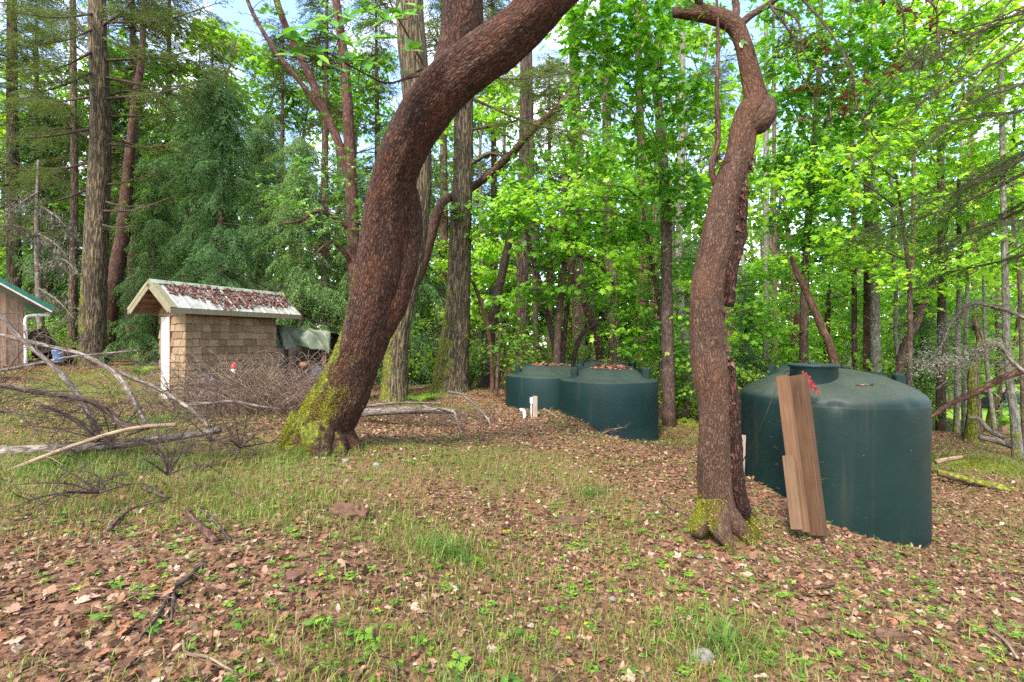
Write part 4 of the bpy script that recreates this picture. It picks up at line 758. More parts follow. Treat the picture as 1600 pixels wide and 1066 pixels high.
# fir standing just outside the frame at the right; its boughs sweep into the upper right
rows = [(1760, None, 8.5), (1755, 500, 8.5), (1750, 250, 8.5), (1745, 0, 8.5), (1740, -300, 8.5)]
tR, bR = fir('fir_tree', 'fir whose long dark boughs sweep into the upper right corner', rows, [60, 52, 48, 42, 34], 'fir_bark', 19, stubs=0,
    boughs=[(1750, 30, 1590, 15, -2.6, .5), (1750, 130, 1520, 285, -.8, .75), (1750, 150, 1420, 330, .5, .85), (1750, 190, 1330, 375, 1.2, .9), (1750, 240, 1450, 390, 2., .9), (1750, 290, 1530, 350, -1., .7), (1750, 100, 1480, 190, -1.4, .6), (1750, 340, 1490, 425, 2., .8), (1750, 20, 1500, 165, -1.8, .5)])
g = Geo(); r = RNG(71)
for (x1, y1) in ((1340, 150), (1365, 130), (1390, 205), (1420, 110), (1450, 235), (1440, 170), (1470, 120), (1360, 250), (1330, 200), (1410, 260)):
    x0, y0 = 1640+35*r.normal(), 5+30*r.normal(); pth = np.array([P(x0, y0, 5.7), P((x0+x1)/2+15, (y0+y1)/2-18-14*r.random(), 5.6), P((x0+3*x1)/4+10*r.normal(), (y0+3*y1)/4-8+8*r.normal(), 5.5), P(x1, y1, 5.4)]); addtube(g, pth, [.013, .009, .006, .003], 5, n=24, cap=False, amp=.15, freq=20); bare_limbs(g, r, pth, .01, 12, .3, -.1, .3, 3, .004)
obj('bare_branches', g, 'twig_bark', tR, bR)['kind'] = 'stuff'
# drooping dark fir boughs hanging in the middle, from a fir beyond
fir('fir_tree', 'dark drooping fir seen between the leaning trunk and the maple', [(905, None, 26), (902, 400, 26), (898, 200, 26), (896, 0, 26), (895, -200, 26)], [22, 18, 16, 13, 8], 'fir_bark_red', 20, boughs=[(898, 120, 830, 150, -6, 1.4), (898, 110, 960, 170, -6, 1.4), (898, 150, 870, 190, -8, 1.3), (898, 60, 980, 110, -6, 1.5), (898, 90, 850, 110, -8, 1.4)], crn=(24, 12, 3.4, 22, 'fir'))

# ------------------------------------------------------------------ trees farther in: shared crowns, one object each
VAR = {}
def mk_far(kind, seed):
    r = RNG(seed); gl, gt = Geo(), Geo()
    if kind == 'fir':
        gl, gw = conifer_crown(seed, 20, 5, 3.0, 62, 'fir', .2); addtube(gt, np.array([[0, 0, -.3], [.1, 0, 9], [0, .1, 20]]), [.26, .18, .03], 9, n=18, amp=.1); gt.join(gw); mats = ('fir_needle', 'fir_bark_red')
    else:
        H = 15+2*r.random(); st = np.array([[0, 0, -.3], [.3*r.normal(), .3*r.normal(), 5], [.6*r.normal(), .6*r.normal(), 10], [.8*r.normal(), .8*r.normal(), H]]); addtube(gt, st, [.17, .13, .09, .03], 8, n=20, amp=.1); tp = crom(st, 30)
        for _ in range(34):
            f = r.random(); z = 2.5+(H-1.5)*f; R = 2.6*math.sin(.35+2.5*f)+.5; a = r.random()*6.283; c = A(math.cos(a)*R*r.random()**.5, math.sin(a)*R*r.random()**.5, z)
            pts, cen = blob_pts(r, c, (1.0, 1.0, .4), 12, 3, .3); maple_sprays(gl, r, pts, 15, .58, .27, LOBE3); s = tp[max(0, min(29, int((z-1.2)/H*30)))]
            addtube(gt, np.array([s, (s+c)/2+A(0, 0, .1), c]), [.035, .025, .01], 5, n=6, cap=False)
        mats = ('maple_leaf' if seed % 2 else 'maple_leaf_deep', 'alder_bark')
    a, b_ = gl.mesh(kind+'_crown', False), gt.mesh(kind+'_trunk'); a.materials.append(M[mats[0]]); b_.materials.append(M[mats[1]]); VAR.setdefault(kind, []).append((a, b_))
for s in (401, 402): mk_far('fir', s)
for s in (411, 412, 413, 414): mk_far('alder', s)
ANCH = ((-60, 'the left picture edge'), (60, 'the firewood heap'), (150, 'the mossy fir'), (245, 'the shed door'), (350, 'the shed roof'), (470, 'the green tarpaulin'), (590, 'the leaning arbutus'), (715, 'the straight fir'), (835, 'the left far tank'), (950, 'the nearest far tank'), (1050, 'the gap beside the far tanks'), (1115, 'the curving arbutus'), (1195, 'the cable on the domed tank'), (1265, 'the domed tank lid'), (1345, 'the dome of the near tank'), (1425, 'the right shoulder of the near tank'), (1500, 'the lichen crusted branches'), (1580, 'the mottled trunk at the right edge'), (1690, 'the right picture edge'))
def anchor(px): return min(ANCH, key=lambda a: abs(a[0]-px))[1]
SEEN_ = {}
def uniq(lab):
    SEEN_[lab] = SEEN_.get(lab, 0)+1; return lab if SEEN_[lab] == 1 else lab.replace('deep in the wood', 'farther back in the wood')
def far_tree(kind, px, d, v, sc, rz, label, group):
    base = G(px, d); t = thing(kind+'_tree', base, label, 'tree', group); t.rotation_euler.z = rz; t.scale = (sc, sc, sc)
    for nm, me in zip(('crown', 'trunk'), VAR[kind][v % len(VAR[kind])]):
        o = bpy.data.objects.new(nm, me); C.objects.link(o); o.parent = t
r = RNG(90)
for i, (px, d) in enumerate(((-60, 23), (60, 29), (205, 25), (262, 28), (330, 31), (440, 29), (510, 26), (590, 30), (690, 27), (770, 31))):
    far_tree('fir', px, d, i, .85+.35*r.random(), r.random()*6.28, uniq('dark fir deep in the wood behind '+anchor(px)), 'firs deep in the wood at the left')
for i, (px, d) in enumerate(((860, 33), (1120, 34))):
    far_tree('fir', px, d, i, .9+.3*r.random(), r.random()*6.28, uniq('fir among brighter leaves deep in the wood behind '+anchor(px)), 'firs deep in the wood at the right')
for i, (px, d) in enumerate(((745, 27), (835, 35), (925, 31), (1060, 29), (1150, 27), (1235, 33), (1320, 28), (1400, 31), (1490, 29), (1560, 33), (1640, 25), (1010, 36))):
    far_tree('alder', px, d, i, .85+.4*r.random(), r.random()*6.28, uniq('pale leafy alder deep in the wood behind '+anchor(px)), 'alders deep in the wood at the right')
for i, (px, d) in enumerate(((-10, 33), (130, 34), (260, 36), (400, 36), (560, 35), (660, 34), (205, 27), (320, 29), (470, 31), (60, 30))):
    far_tree('alder', px, d, i, .9+.4*r.random(), r.random()*6.28, uniq('sunlit leafy alder deep in the wood behind '+anchor(px)), 'alders behind the conifers at the left')

# the wood beyond, one mass
r = RNG(95); gl, gt = Geo(), Geo()
for i in range(110):
    d = 40+32*r.random(); px = -250+2100*(i+r.random())/110; b0 = G(px, d); H = 15+14*r.random(); addtube(gt, np.array([b0-A(0, 0, .3), b0+A(.3*r.normal(), 0, H*.6), b0+A(.5*r.normal(), 0, H)]), [.3, .2, .04], 5, n=5, cap=False)
    k = 780; f = np.where(r.random(k) < .45, .42*r.random(k), r.random(k)); R = (.9+2.9*np.sin(.3+2.5*f))*(.3+.9*r.random(k)); a = r.random(k)*6.283; cl = r.normal(size=(30, 3))*A(.6, .6, .5)
    p = b0+np.stack([np.cos(a)*R, np.sin(a)*R, .6+(H-.2)*f], 1)+cl[r.integers(0, 30, k)]
    gl.add(*place(np.array([[0, 0, 0], [.45, -.34, .06], [1, 0, -.08], [.55, .34, .06]], float), np.array([[0, 1, 3], [1, 2, 3]]), p, r.normal(size=(k, 3)), r.normal(size=(k, 3))*.6+A(0, -.3, 1), .45+.45*r.random(k)))
fw = obj('far_wood', gl, 'far_leaf', None, None, False); tag(fw, 'sunlit wood far beyond the clearing', 'wood', kind='stuff'); o = obj('trunks', gt, 'fir_bark_red', fw); o['kind'] = 'stuff'

# ------------------------------------------------------------------ shrubs and ferns of the understorey
SH = []
for s in range(4):
    r = RNG(500+s); gl, gw = Geo(), Geo()
    for _ in range(9):
        a = r.random()*6.28; L = .7+.9*r.random(); e = A(math.cos(a)*L*.7, math.sin(a)*L*.7, L); addtube(gw, np.array([[0, 0, -.05], e*.5+A(0, 0, .15), e]), [.012, .008, .003], 4, n=6, cap=False)
        pts = e*np.linspace(.35, 1, 7)[:, None]+r.normal(size=(7, 3))*.16; maple_sprays(gl, r, pts, 8, .22, .085, LOBE3 if s % 2 else QUAD)
    a_, b_ = gl.mesh('shrub_leaves', False), gw.mesh('shrub_stems'); a_.materials.append(M['shrub_leaf']); b_.materials.append(M['twig_bark']); SH.append((a_, b_))
r = RNG(97); shp = []
for px0, px1, d0, d1, n in ((730, 800, 15.5, 22, 9), (800, 1080, 17.5, 26, 34), (1060, 1240, 12.5, 24, 24), (1240, 1460, 15.5, 25, 28), (1460, 1680, 18, 24, 16), (-40, 240, 18.5, 26, 16), (560, 720, 16, 23, 14), (1020, 1070, 13.2, 16, 4)):
    for _ in range(n): shp.append((px0+(px1-px0)*r.random(), d0+(d1-d0)*r.random()))
for px, d in shp:
    x = (px-800)/FPX*d
    if any((x-a)**2+(d-b_)**2 < 1.6**2 for a, b_ in ((2.25, 11.9), (.95, 13.5), (2.9, 16), (6.55, 10.0), (7.35, 12.8))): continue
    if x > 10.5 and d > 18 and px > 1455 and r.random() < .8: continue
    base = G(px, d); v = r.integers(4); left = px < 720
    t = thing('shrub', base, 'leafy green shrub on the ground behind '+anchor(px), 'shrub', 'shrubs behind '+anchor(px))
    t.rotation_euler.z = r.random()*6.28; s = .7+.8*r.random(); t.scale = (s, s, s*(.8+.5*r.random()))
    for nm, me in zip(('foliage', 'stem'), SH[v]): o = bpy.data.objects.new(nm, me); C.objects.link(o); o.parent = t
def fern(px, d, s, lab, seed):
    r = RNG(seed); base = G(px, d); g = Geo()
    for i in range(13):
        a = i/13*6.283+r.random()*.4; L = s*(.7+.4*r.random()); q = np.linspace(0, 1, 12)[:, None]; pth = base+np.concatenate([math.cos(a)*L*q, math.sin(a)*L*q, L*(.9*q-.75*q*q)], 1)
        addtube(g, pth, .004, 3, cap=False)
        for sd in (-1, 1):
            k = np.arange(1, 12); p = pth[k]; tn = unit(np.gradient(pth, axis=0)[k]); y = unit(np.cross(tn, A(0, 0, 1)))*sd; g.add(*place(np.array([[0, -.14, 0], [0, .14, 0], [1, 0, -.1]]), np.array([[0, 1, 2]]), p, y+tn*.35, np.cross(tn, y)*sd+r.normal(size=(11, 3))*.1, L*.26*(1.05-q[k, 0])))
    tag(obj('fern', g, 'shrub_leaf', None, base, False), lab, 'fern')
fern(655, 12.8, .8, 'sword fern between the leaning arbutus and the straight fir', 1); fern(672, 13.4, .7, 'smaller fern just left of the straight fir foot', 2); fern(222, 15, .9, 'fern beside the back corner of the shed', 3); fern(105, 19, .9, 'fern at the foot of the mossy fir', 4)
# ------------------------------------------------------------------ water tanks
def heap(r, c, rx, ry, n, size, h=.04):
    """loose dry leaves lying in a low heap"""
    g = Geo(); a = r.random(n)*6.283; q = np.sqrt(r.random(n)); p = np.asarray(c)+np.stack([np.cos(a)*q*rx, np.sin(a)*q*ry, h*(1-q)*r.random(n)+.004], 1)
    g.add(*place(*MAPLE_DRY, p[:n//2], r.normal(size=(n//2, 3))*A(1, 1, .3), r.normal(size=(n//2, 3))*.4+A(0, 0, 1), size*(.5+.8*r.random(n//2))))
    g.add(*place(*OVAL_DRY, p[n//2:], r.normal(size=(n-n//2, 3))*A(1, 1, .3), r.normal(size=(n-n//2, 3))*.4+A(0, 0, 1), size*(.5+.8*r.random(n-n//2))))
    return g
def rim_tank(x, y, label, rot, seed, group, leaves=True):
    R, H = 1.13, 1.48; z0 = -.78; base = A(x, y, z0); t = thing('water_tank', base, label, 'tank', group); t.rotation_euler.z = rot
    g = Geo(); g.lathe([(0, 0), (R-.02, 0), (R+.004, .02), (R+.004, .07), (R-.008, .085), (R-.006, .6), (R-.01, 1.1), (R-.006, H-.02), (R-.012, H), (R-.03, H+.014), (.84*R, H+.05), (.80*R, H+.055), (.78*R, H+.065), (.55*R, H+.235), (.52*R, H+.25), (.3*R, H+.262), (0, H+.265)], 96)
    obj('body', g, 'tank_teal', t)
    def wall(cx, cy, dx, dy):
        import bmesh
        bm = bmesh.new(); bmesh.ops.create_cube(bm, size=1); bmesh.ops.scale(bm, vec=(dx, dy, .27), verts=bm.verts); bmesh.ops.translate(bm, vec=(cx, cy, H+.14), verts=bm.verts); bmesh.ops.bevel(bm, geom=bm.edges[:], offset=.018, segments=2, affect='EDGES')
        me = bpy.data.meshes.new('rim_wall'); bm.to_mesh(me); bm.free(); me.materials.append(M['tank_teal']); o = bpy.data.objects.new('rim_wall', me); C.objects.link(o); o.parent = t
    wall(-.80, -.02, .15, .82); wall(.80, -.02, .15, .82); wall(0, .66, 1.30, .14)
    g = Geo(); a = -.9; c = A(math.cos(a)*(R+.01), math.sin(a)*(R+.01), .13); Rm = rotz(a); g.box(c, (.05, .16, .10), Rm); obj('outlet', g, 'black_plastic', t)
    if leaves: o = obj('leaf_heap', heap(RNG(seed), (.05, .02, H+.262), .50, .46, 260, .10, .09), 'dry_leaf', t, smooth=False); o['kind'] = 'stuff'
    return t
GT = 'dark green tanks with raised rims'
rim_tank(2.25, 11.95, 'dark teal water tank with raised rim, nearest of the far cluster', -.12, 1, GT)
rim_tank(.95, 13.55, 'dark teal rimmed water tank behind the white pipe and post', -.02, 2, GT)
rim_tank(2.95, 16.1, 'teal rimmed tank mostly hidden behind the two far tanks', -.1, 3, GT)
rim_tank(6.55, 10.0, 'rimmed tank showing its right end above the domed tank', -.55, 4, GT, False)
rim_tank(7.45, 12.9, 'rimmed tank showing its left end behind the domed tank lid', -.5, 5, GT, False)

NX, NY, NZ, NR = 4.32, 7.0, -.98, 1.1
t = thing('water_tank', (NX, NY, NZ), 'large dark green domed water tank with round lid, closest to camera', 'tank')
prof = [(0, 0), (NR-.03, 0), (NR-.005, .02), (NR-.005, .13), (NR-.022, .15), (NR-.022, .165), (NR, .18), (NR, .6), (NR-.004, 1.0), (NR, 1.4), (NR, 1.74), (NR-.004, 1.80), (NR-.018, 1.85), (NR-.045, 1.89), (NR-.085, 1.925), (.9, 2.0), (.75, 2.065), (.6, 2.12), (.45, 2.16), (.3, 2.19), (.15, 2.207), (0, 2.212)]
g = Geo(); g.lathe(crom(prof, 90), 128); V = g.V[0]; ang = np.arctan2(V[:, 1], V[:, 0])
V[:, :2] *= (1+.006*fbm(np.stack([np.cos(ang)*1.6, np.sin(ang)*1.6, V[:, 2]*1.5], 1), 3))[:, None]
for a0, z_, s, dep in ((-2.05, 1.82, .07, .03), (-1.25, 1.84, .08, .022), (-.95, 1.18, .09, .012)):     # dents
    dd = ((np.angle(np.exp(1j*(ang-a0)))*NR)**2+(V[:, 2]-z_)**2)/s**2; V[:, :2] *= (1-dep*np.exp(-dd))[:, None]
obj('body', g, 'tank_green', t)
lx, ly = 3.90-NX, 6.62-NY
g = Geo(); g.lathe([(.272, 2.02), (.272, 2.225), (.277, 2.235), (.277, 2.25), (.262, 2.255)], 64, (lx, ly, 0)); nk = obj('lid_neck', g, 'tank_green', t)
g = Geo(); g.lathe([(.29, 2.247), (.295, 2.255), (.295, 2.275), (.282, 2.284), (.25, 2.285), (.24, 2.276), (.17, 2.28), (.0, 2.282)], 64, (lx, ly, 0)); ld = obj('lid', g, 'tank_teal', t)
g = Geo(); g.lathe([(.06, 2.28), (.06, 2.30), (.045, 2.31), (0, 2.31)], 24, (lx+.05, ly+.1, 0)); obj('vent_cap', g, 'tank_teal', ld)
r = RNG(81); gg = Geo(); n = 900; a = -1.2+1.1*r.normal(size=n)*.8; q = .29+np.abs(r.normal(size=n))*.09; x = lx+np.cos(a)*q; y = ly+np.sin(a)*q; rr = np.hypot(x, y); zz = np.interp(rr, [p[0] for p in prof[::-1]], [p[1] for p in prof[::-1]])
gg.add(*place(np.array([[0, -.1, 0], [0, .1, 0], [1, 0, .05]]), np.array([[0, 1, 2]]), np.stack([x, y, zz+.006], 1), r.normal(size=(n, 3))*A(1, 1, .2), r.normal(size=(n, 3))*.3+A(0, 0, 1), .015+.03*r.random(n)))
o = obj('needle_litter', gg, 'dry_needle', t, smooth=False); o['kind'] = 'stuff'
gg = heap(r, (lx+.35, ly-.42, 2.045), .12, .06, 10, .06, .01)
for k, (aa, qq) in enumerate(((-1.4, .95), (-1.3, .9), (-1.7, .75), (-1.0, .6))): gg.add(*place(*OVAL_DRY, A(math.cos(aa)*qq, math.sin(aa)*qq, np.interp(qq, [p[0] for p in prof[::-1]], [p[1] for p in prof[::-1]])+.012)[None], r.normal(size=(1, 3))*A(1, 1, .2), A(0, 0, 1)[None], A(.08)))
o = obj('fallen_leaves', gg, 'dry_leaf', t, smooth=False); o['kind'] = 'stuff'
# twigs and needles caught in cobweb on the tank wall beside the boards
r = RNG(82); gg = Geo()
for (px, py) in ((1268, 641), (1275, 662), (1270, 672), (1275, 692), (1280, 716), (1282, 726), (1285, 748), (1290, 752), (1290, 806), (1215, 695), (1220, 711), (1225, 739), (1226, 778), (1295, 820)):
    c0 = A(px-1307, 0)/300*2*NR; an = -2.12+math.asin(max(-1, min(1, (px-1307)/150)))*.92; z_ = P(px, py, 6.05)[2]-NZ; s = A(math.cos(an)*(NR+.01), math.sin(an)*(NR+.01), z_)
    for _ in range(4): d = A(.6*abs(r.normal())+.2, -.35+.3*r.normal(), .12*r.normal()); L = .05+.09*r.random(); addtube(gg, np.array([s+r.normal(size=3)*.012, s+d*L*.5, s+d*L+r.normal(size=3)*.01]), [.002, .0016, .0008], 3, cap=False)
o = obj('caught_twigs', gg, 'brush_twig', t, smooth=False); o['kind'] = 'stuff'

def board(name, a, e, w, th, nrm, mat, label, cat='board', group=None):
    a, e = np.asarray(a, float), np.asarray(e, float); Zx = unit(e-a); N_ = unit(np.asarray(nrm, float)-Zx*np.dot(nrm, Zx)); X = np.cross(N_, Zx)
    import bmesh
    bm = bmesh.new(); bmesh.ops.create_cube(bm, size=1); bmesh.ops.scale(bm, vec=(w, th, np.linalg.norm(e-a)), verts=bm.verts); bmesh.ops.bevel(bm, geom=bm.edges[:], offset=.004, segments=1, affect='EDGES'); bmesh.ops.translate(bm, vec=(0, 0, np.linalg.norm(e-a)/2), verts=bm.verts)
    me = bpy.data.meshes.new(name); bm.to_mesh(me); bm.free(); me.materials.append(M[mat]); o = bpy.data.objects.new(name, me); C.objects.link(o)
    o.matrix_world = Matrix.Translation(Vector(a)) @ Matrix((Vector(X), Vector(N_), Vector(Zx))).transposed().to_4x4()
    return tag(o, label, cat, group) if label else o
GB = 'boards leaning on the domed tank'; NB_ = A(-.80, -.58, .2)
board('timber', P(1278, 838, 5.28), P(1248, 588, 5.88), .15, .12, NB_, 'lumber_dark', 'thick brown timber leaning on the domed tank, right of the pair', 'board', GB)
board('plank', P(1254, 832, 5.22), P(1223, 588, 5.80), .12, .08, NB_, 'lumber', 'long brown plank leaning on the domed tank, left of the thick timber', 'board', GB)
board('plank', P(1245, 828, 5.16), P(1231, 712, 5.42), .11, .035, NB_, 'lumber_pale', 'short weathered board in front of the two long leaning boards', 'board', GB)
board('wooden_stake', P(1159, 760, 6.5), P(1162, 680, 6.52), .05, .04, A(-.3, -1, 0), 'grey_post', 'short grey stake by the left side of the domed tank', 'stake')
g = Geo(); pth = np.array([P(1262, 577, 6.7), P(1230, 580, 6.4), P(1224, 590, 6.2), P(1212, 610, 6.12), P(1196, 650, 6.1), P(1178, 690, 6.2), P(1160, 722, 6.35), P(1154, 738, 6.45)]); addtube(g, pth, .007, 6, n=50); tag(obj('cable', g, 'cable', None, pth[0]), 'thin black cable drooping down the left of the domed tank', 'cable')
# red netting bunched beside the lid
r = RNG(83); g = Geo(); na, nb = 26, 16; U_, W_ = np.meshgrid(np.linspace(0, 1, na), np.linspace(0, 1, nb), indexing='ij'); c0, c1 = P(1256, 583, 6.06), P(1272, 612, 6.02)
p = c0+(c1-c0)*U_[..., None]+A(.14, .06, -.02)*(W_[..., None]-.3)*(.3+.9*U_[..., None]); p = p+np.stack([fbm(np.stack([U_*6+k, W_*5, U_*0], -1), 3) for k in (0, 9, 18)], -1)*A(.10, .10, .13)
i = (np.arange(na-1)[:, None]*nb+np.arange(nb-1)).ravel(); g.add(p, np.stack([i, i+1, i+nb+1, i+nb], 1)); o = obj('netting', g, 'red_net', None, c0); md = o.modifiers.new('wire', 'WIREFRAME'); md.thickness = .006; md.use_even_offset = False; tag(o, 'crumpled red netting bunched between timber top and tank lid', 'netting')

# post with white box, and white elbow pipe, before the far tanks
pb = GX(.50, 11.15); t = thing('wooden_post', pb, 'short weathered wooden post before the far tanks', 'post'); g = Geo(); g.box(pb+A(0, 0, .16), (.10, .09, .62)); obj('post', g, 'grey_post', t, pb, False)
t2 = thing('electrical_box', pb+A(-.08, -.01, .38), 'small white electrical box with conduit fixed to the wooden post', 'electrical box'); g = Geo(); g.box((0, 0, 0), (.055, .08, .12)); obj('box', g, 'white_plastic', t2, smooth=False); g = Geo(); addtube(g, np.array([[0, 0, -.06], [0, 0, -.42]]), .012, 8); obj('conduit', g, 'white_plastic', t2)
pp_ = GX(.27, 11.05); g = Geo(); addtube(g, pp_+np.array([[0, 0, -.1], [0, 0, .08], [-.005, 0, .13], [-.025, 0, .165], [-.06, 0, .18], [-.10, 0, .18]]), .034, 14, n=30); t = thing('water_pipe', pp_, 'white plastic elbow pipe rising from leaves beside the wooden post', 'pipe'); obj('elbow', g, 'white_plastic', t, pp_)
g = Geo(); addtube(g, pp_+np.array([[-.10, 0, .18], [-.15, 0, .18]]), .024, 12); obj('cap', g, 'black_plastic', t, pp_)

# ------------------------------------------------------------------ shingled pump shed
th = math.radians(23.5); U2 = A(math.sin(th), math.cos(th), 0); W2 = A(-math.cos(th), math.sin(th), 0); C0 = A(-6.86, 10.76, .26); SL, SW, SH_ = 2.33, .88, 2.0
def S(u_, w_, z_): return C0+U2*u_+W2*w_+A(0, 0, z_)
shed = thing('shed', C0, 'small cedar shingled shed with leaf covered metal roof and white door', 'shed')
RS = np.stack([U2, W2, A(0, 0, 1)], 1)       # columns: local axes
def sbox(name, u0, u1, w0, w1, z0, z1, mat, parent=shed, R=None, geo=None):
    g = geo or Geo(); g.box(S((u0+u1)/2, (w0+w1)/2, (z0+z1)/2), (abs(u1-u0), abs(w1-w0), abs(z1-z0)), RS)
    return obj(name, g, mat, parent, C0, False) if geo is None else g
fw_ = sbox('side_wall', .03, SL-.03, .03, .06, -.2, SH_, 'dark_board'); bw_ = sbox('back_wall', .03, SL-.03, SW-.06, SW-.03, -.2, SH_, 'barn_board')
gw_ = Geo(); sbox('', .03, .06, .06, SW-.06, -.2, SH_, '', geo=gw_)
gv = np.array([S(.03, .0, SH_), S(.03, SW, SH_), S(.03, SW/2, SH_+.50), S(.06, .0, SH_), S(.06, SW, SH_), S(.06, SW/2, SH_+.50)]); gw_.add(gv, [[0, 2, 1], [3, 4, 5]])
ew_ = obj('gable_wall', gw_, 'soffit_wood', shed, C0, False); g = Geo(); sbox('', SL-.06, SL-.03, .06, SW-.06, -.2, SH_, '', geo=g); g.add(gv+U2*(SL-.09), [[0, 2, 1], [3, 4, 5]]); obj('gable_wall', g, 'barn_board', shed, C0, False)
# shingles: one wedge mesh shared, one object each
gsh = Geo(); gsh.add([[-.5, 0, 0], [.5, 0, 0], [.5, -.034, 0], [-.5, -.034, 0], [-.5, 0, 1], [.5, 0, 1], [.5, -.006, 1], [-.5, -.006, 1]], [[0, 1, 2, 3][::-1], [4, 5, 6, 7], [3, 2, 6, 7], [0, 3, 7, 4], [1, 5, 6, 2]])
SHM = gsh.mesh('shingle', False); SHM.materials.append(M['shingle']); r = RNG(101)
def shingles(parent, org, du, length, nrm, z0, z1, step, wmin, wmax, skip=None):
    z = z0; row = 0
    while z < z1-.02:
        x = -r.random()*.08 if row % 2 else 0
        while x < length-.015:
            w_ = wmin+(wmax-wmin)*r.random(); a = max(0, x); e = min(length, x+w_)
            if length-e < .04: e = length
            if e-a > .025 and not (skip and skip((a+e)/2, z)):
                o = bpy.data.objects.new('shingle', SHM); C.objects.link(o); o.parent = parent; h = min(step*1.16, z1-z+.02)
                lift = .006*r.random(); c = org+du*((a+e)/2)+nrm*(.003+lift)+A(0, 0, z+.006*r.normal())
                o.matrix_local = Matrix.Translation(Vector(c-C0)) @ Matrix((Vector(du), Vector(-nrm), Vector((0, 0, 1)))).transposed().to_4x4() @ Matrix.Rotation(.012*r.normal(), 4, 'Y') @ Matrix.Diagonal((max(.02, e-a-.008), 1.0, h, 1))
            x += w_
            if e >= length: break
        z += step; row += 1
shingles(fw_, S(0, .03, 0), U2, SL, -W2, -.08, SH_-.02, .163, .13, .24)
shingles(ew_, S(.03, SW, 0), -W2, SW, -U2, -.08, SH_-.02, .163, .13, .22, lambda m, z: .07 < m < .40 and z < 1.78)
dg = Geo(); sbox('', -.012, .028, SW-.37, SW-.10, 0.02, 1.86, '', geo=dg); door = obj('door', dg, 'white_paint', shed, C0, False)
sbox('door_frame', -.015, .027, SW-.395, SW-.373, .0, 1.88, 'soffit_wood'); sbox('door_frame', -.015, .027, SW-.097, SW-.075, .0, 1.88, 'soffit_wood'); sbox('door_frame', -.015, .027, SW-.395, SW-.075, 1.882, 1.92, 'soffit_wood')
g = Geo(); sbox('', -.035, -.013, SW-.38, SW-.28, .985, 1.01, '', geo=g); sbox('', -.04, -.013, SW-.35, SW-.31, .93, .965, '', geo=g); sbox('', -.026, -.013, SW-.32, SW-.30, .82, .86, '', geo=g); sbox('', -.026, -.013, SW-.37, SW-.31, .60, .612, '', geo=g); obj('latch', g, 'black_plastic', door, smooth=False)
# roof
EV, RD, OV, OF, OB = 2.0, 2.56, .22, .45, .55
run = SW/2+OV
def slope(side):     # side 1: towards the camera (w negative), -1: away
    def pt(u_, s, lift=0.):   # s 0 ridge .. 1 eave
        w_ = SW/2-side*run*s; z_ = RD+(EV-RD)*s+.02; nrm = A(0, 0, 1)*run+(-W2*side)*(RD-EV); nrm = unit(nrm); return S(u_, w_, z_)+nrm*lift
    return pt
rg = Geo()
for sd in (1, -1):
    pt = slope(sd); a = [pt(-OF, 0, 0), pt(SL+OB, 0, 0), pt(SL+OB, 1, 0), pt(-OF, 1, 0)]; c_ = [pt(-OF, 0, -.03), pt(SL+OB, 0, -.03), pt(SL+OB, 1, -.03), pt(-OF, 1, -.03)]
    rg.add(np.array(a+c_), [[0, 1, 2, 3], [7, 6, 5, 4], [0, 3, 7, 4], [1, 5, 6, 2], [2, 6, 7, 3]])
deck = obj('roof', rg, 'soffit_wood', shed, C0, False)
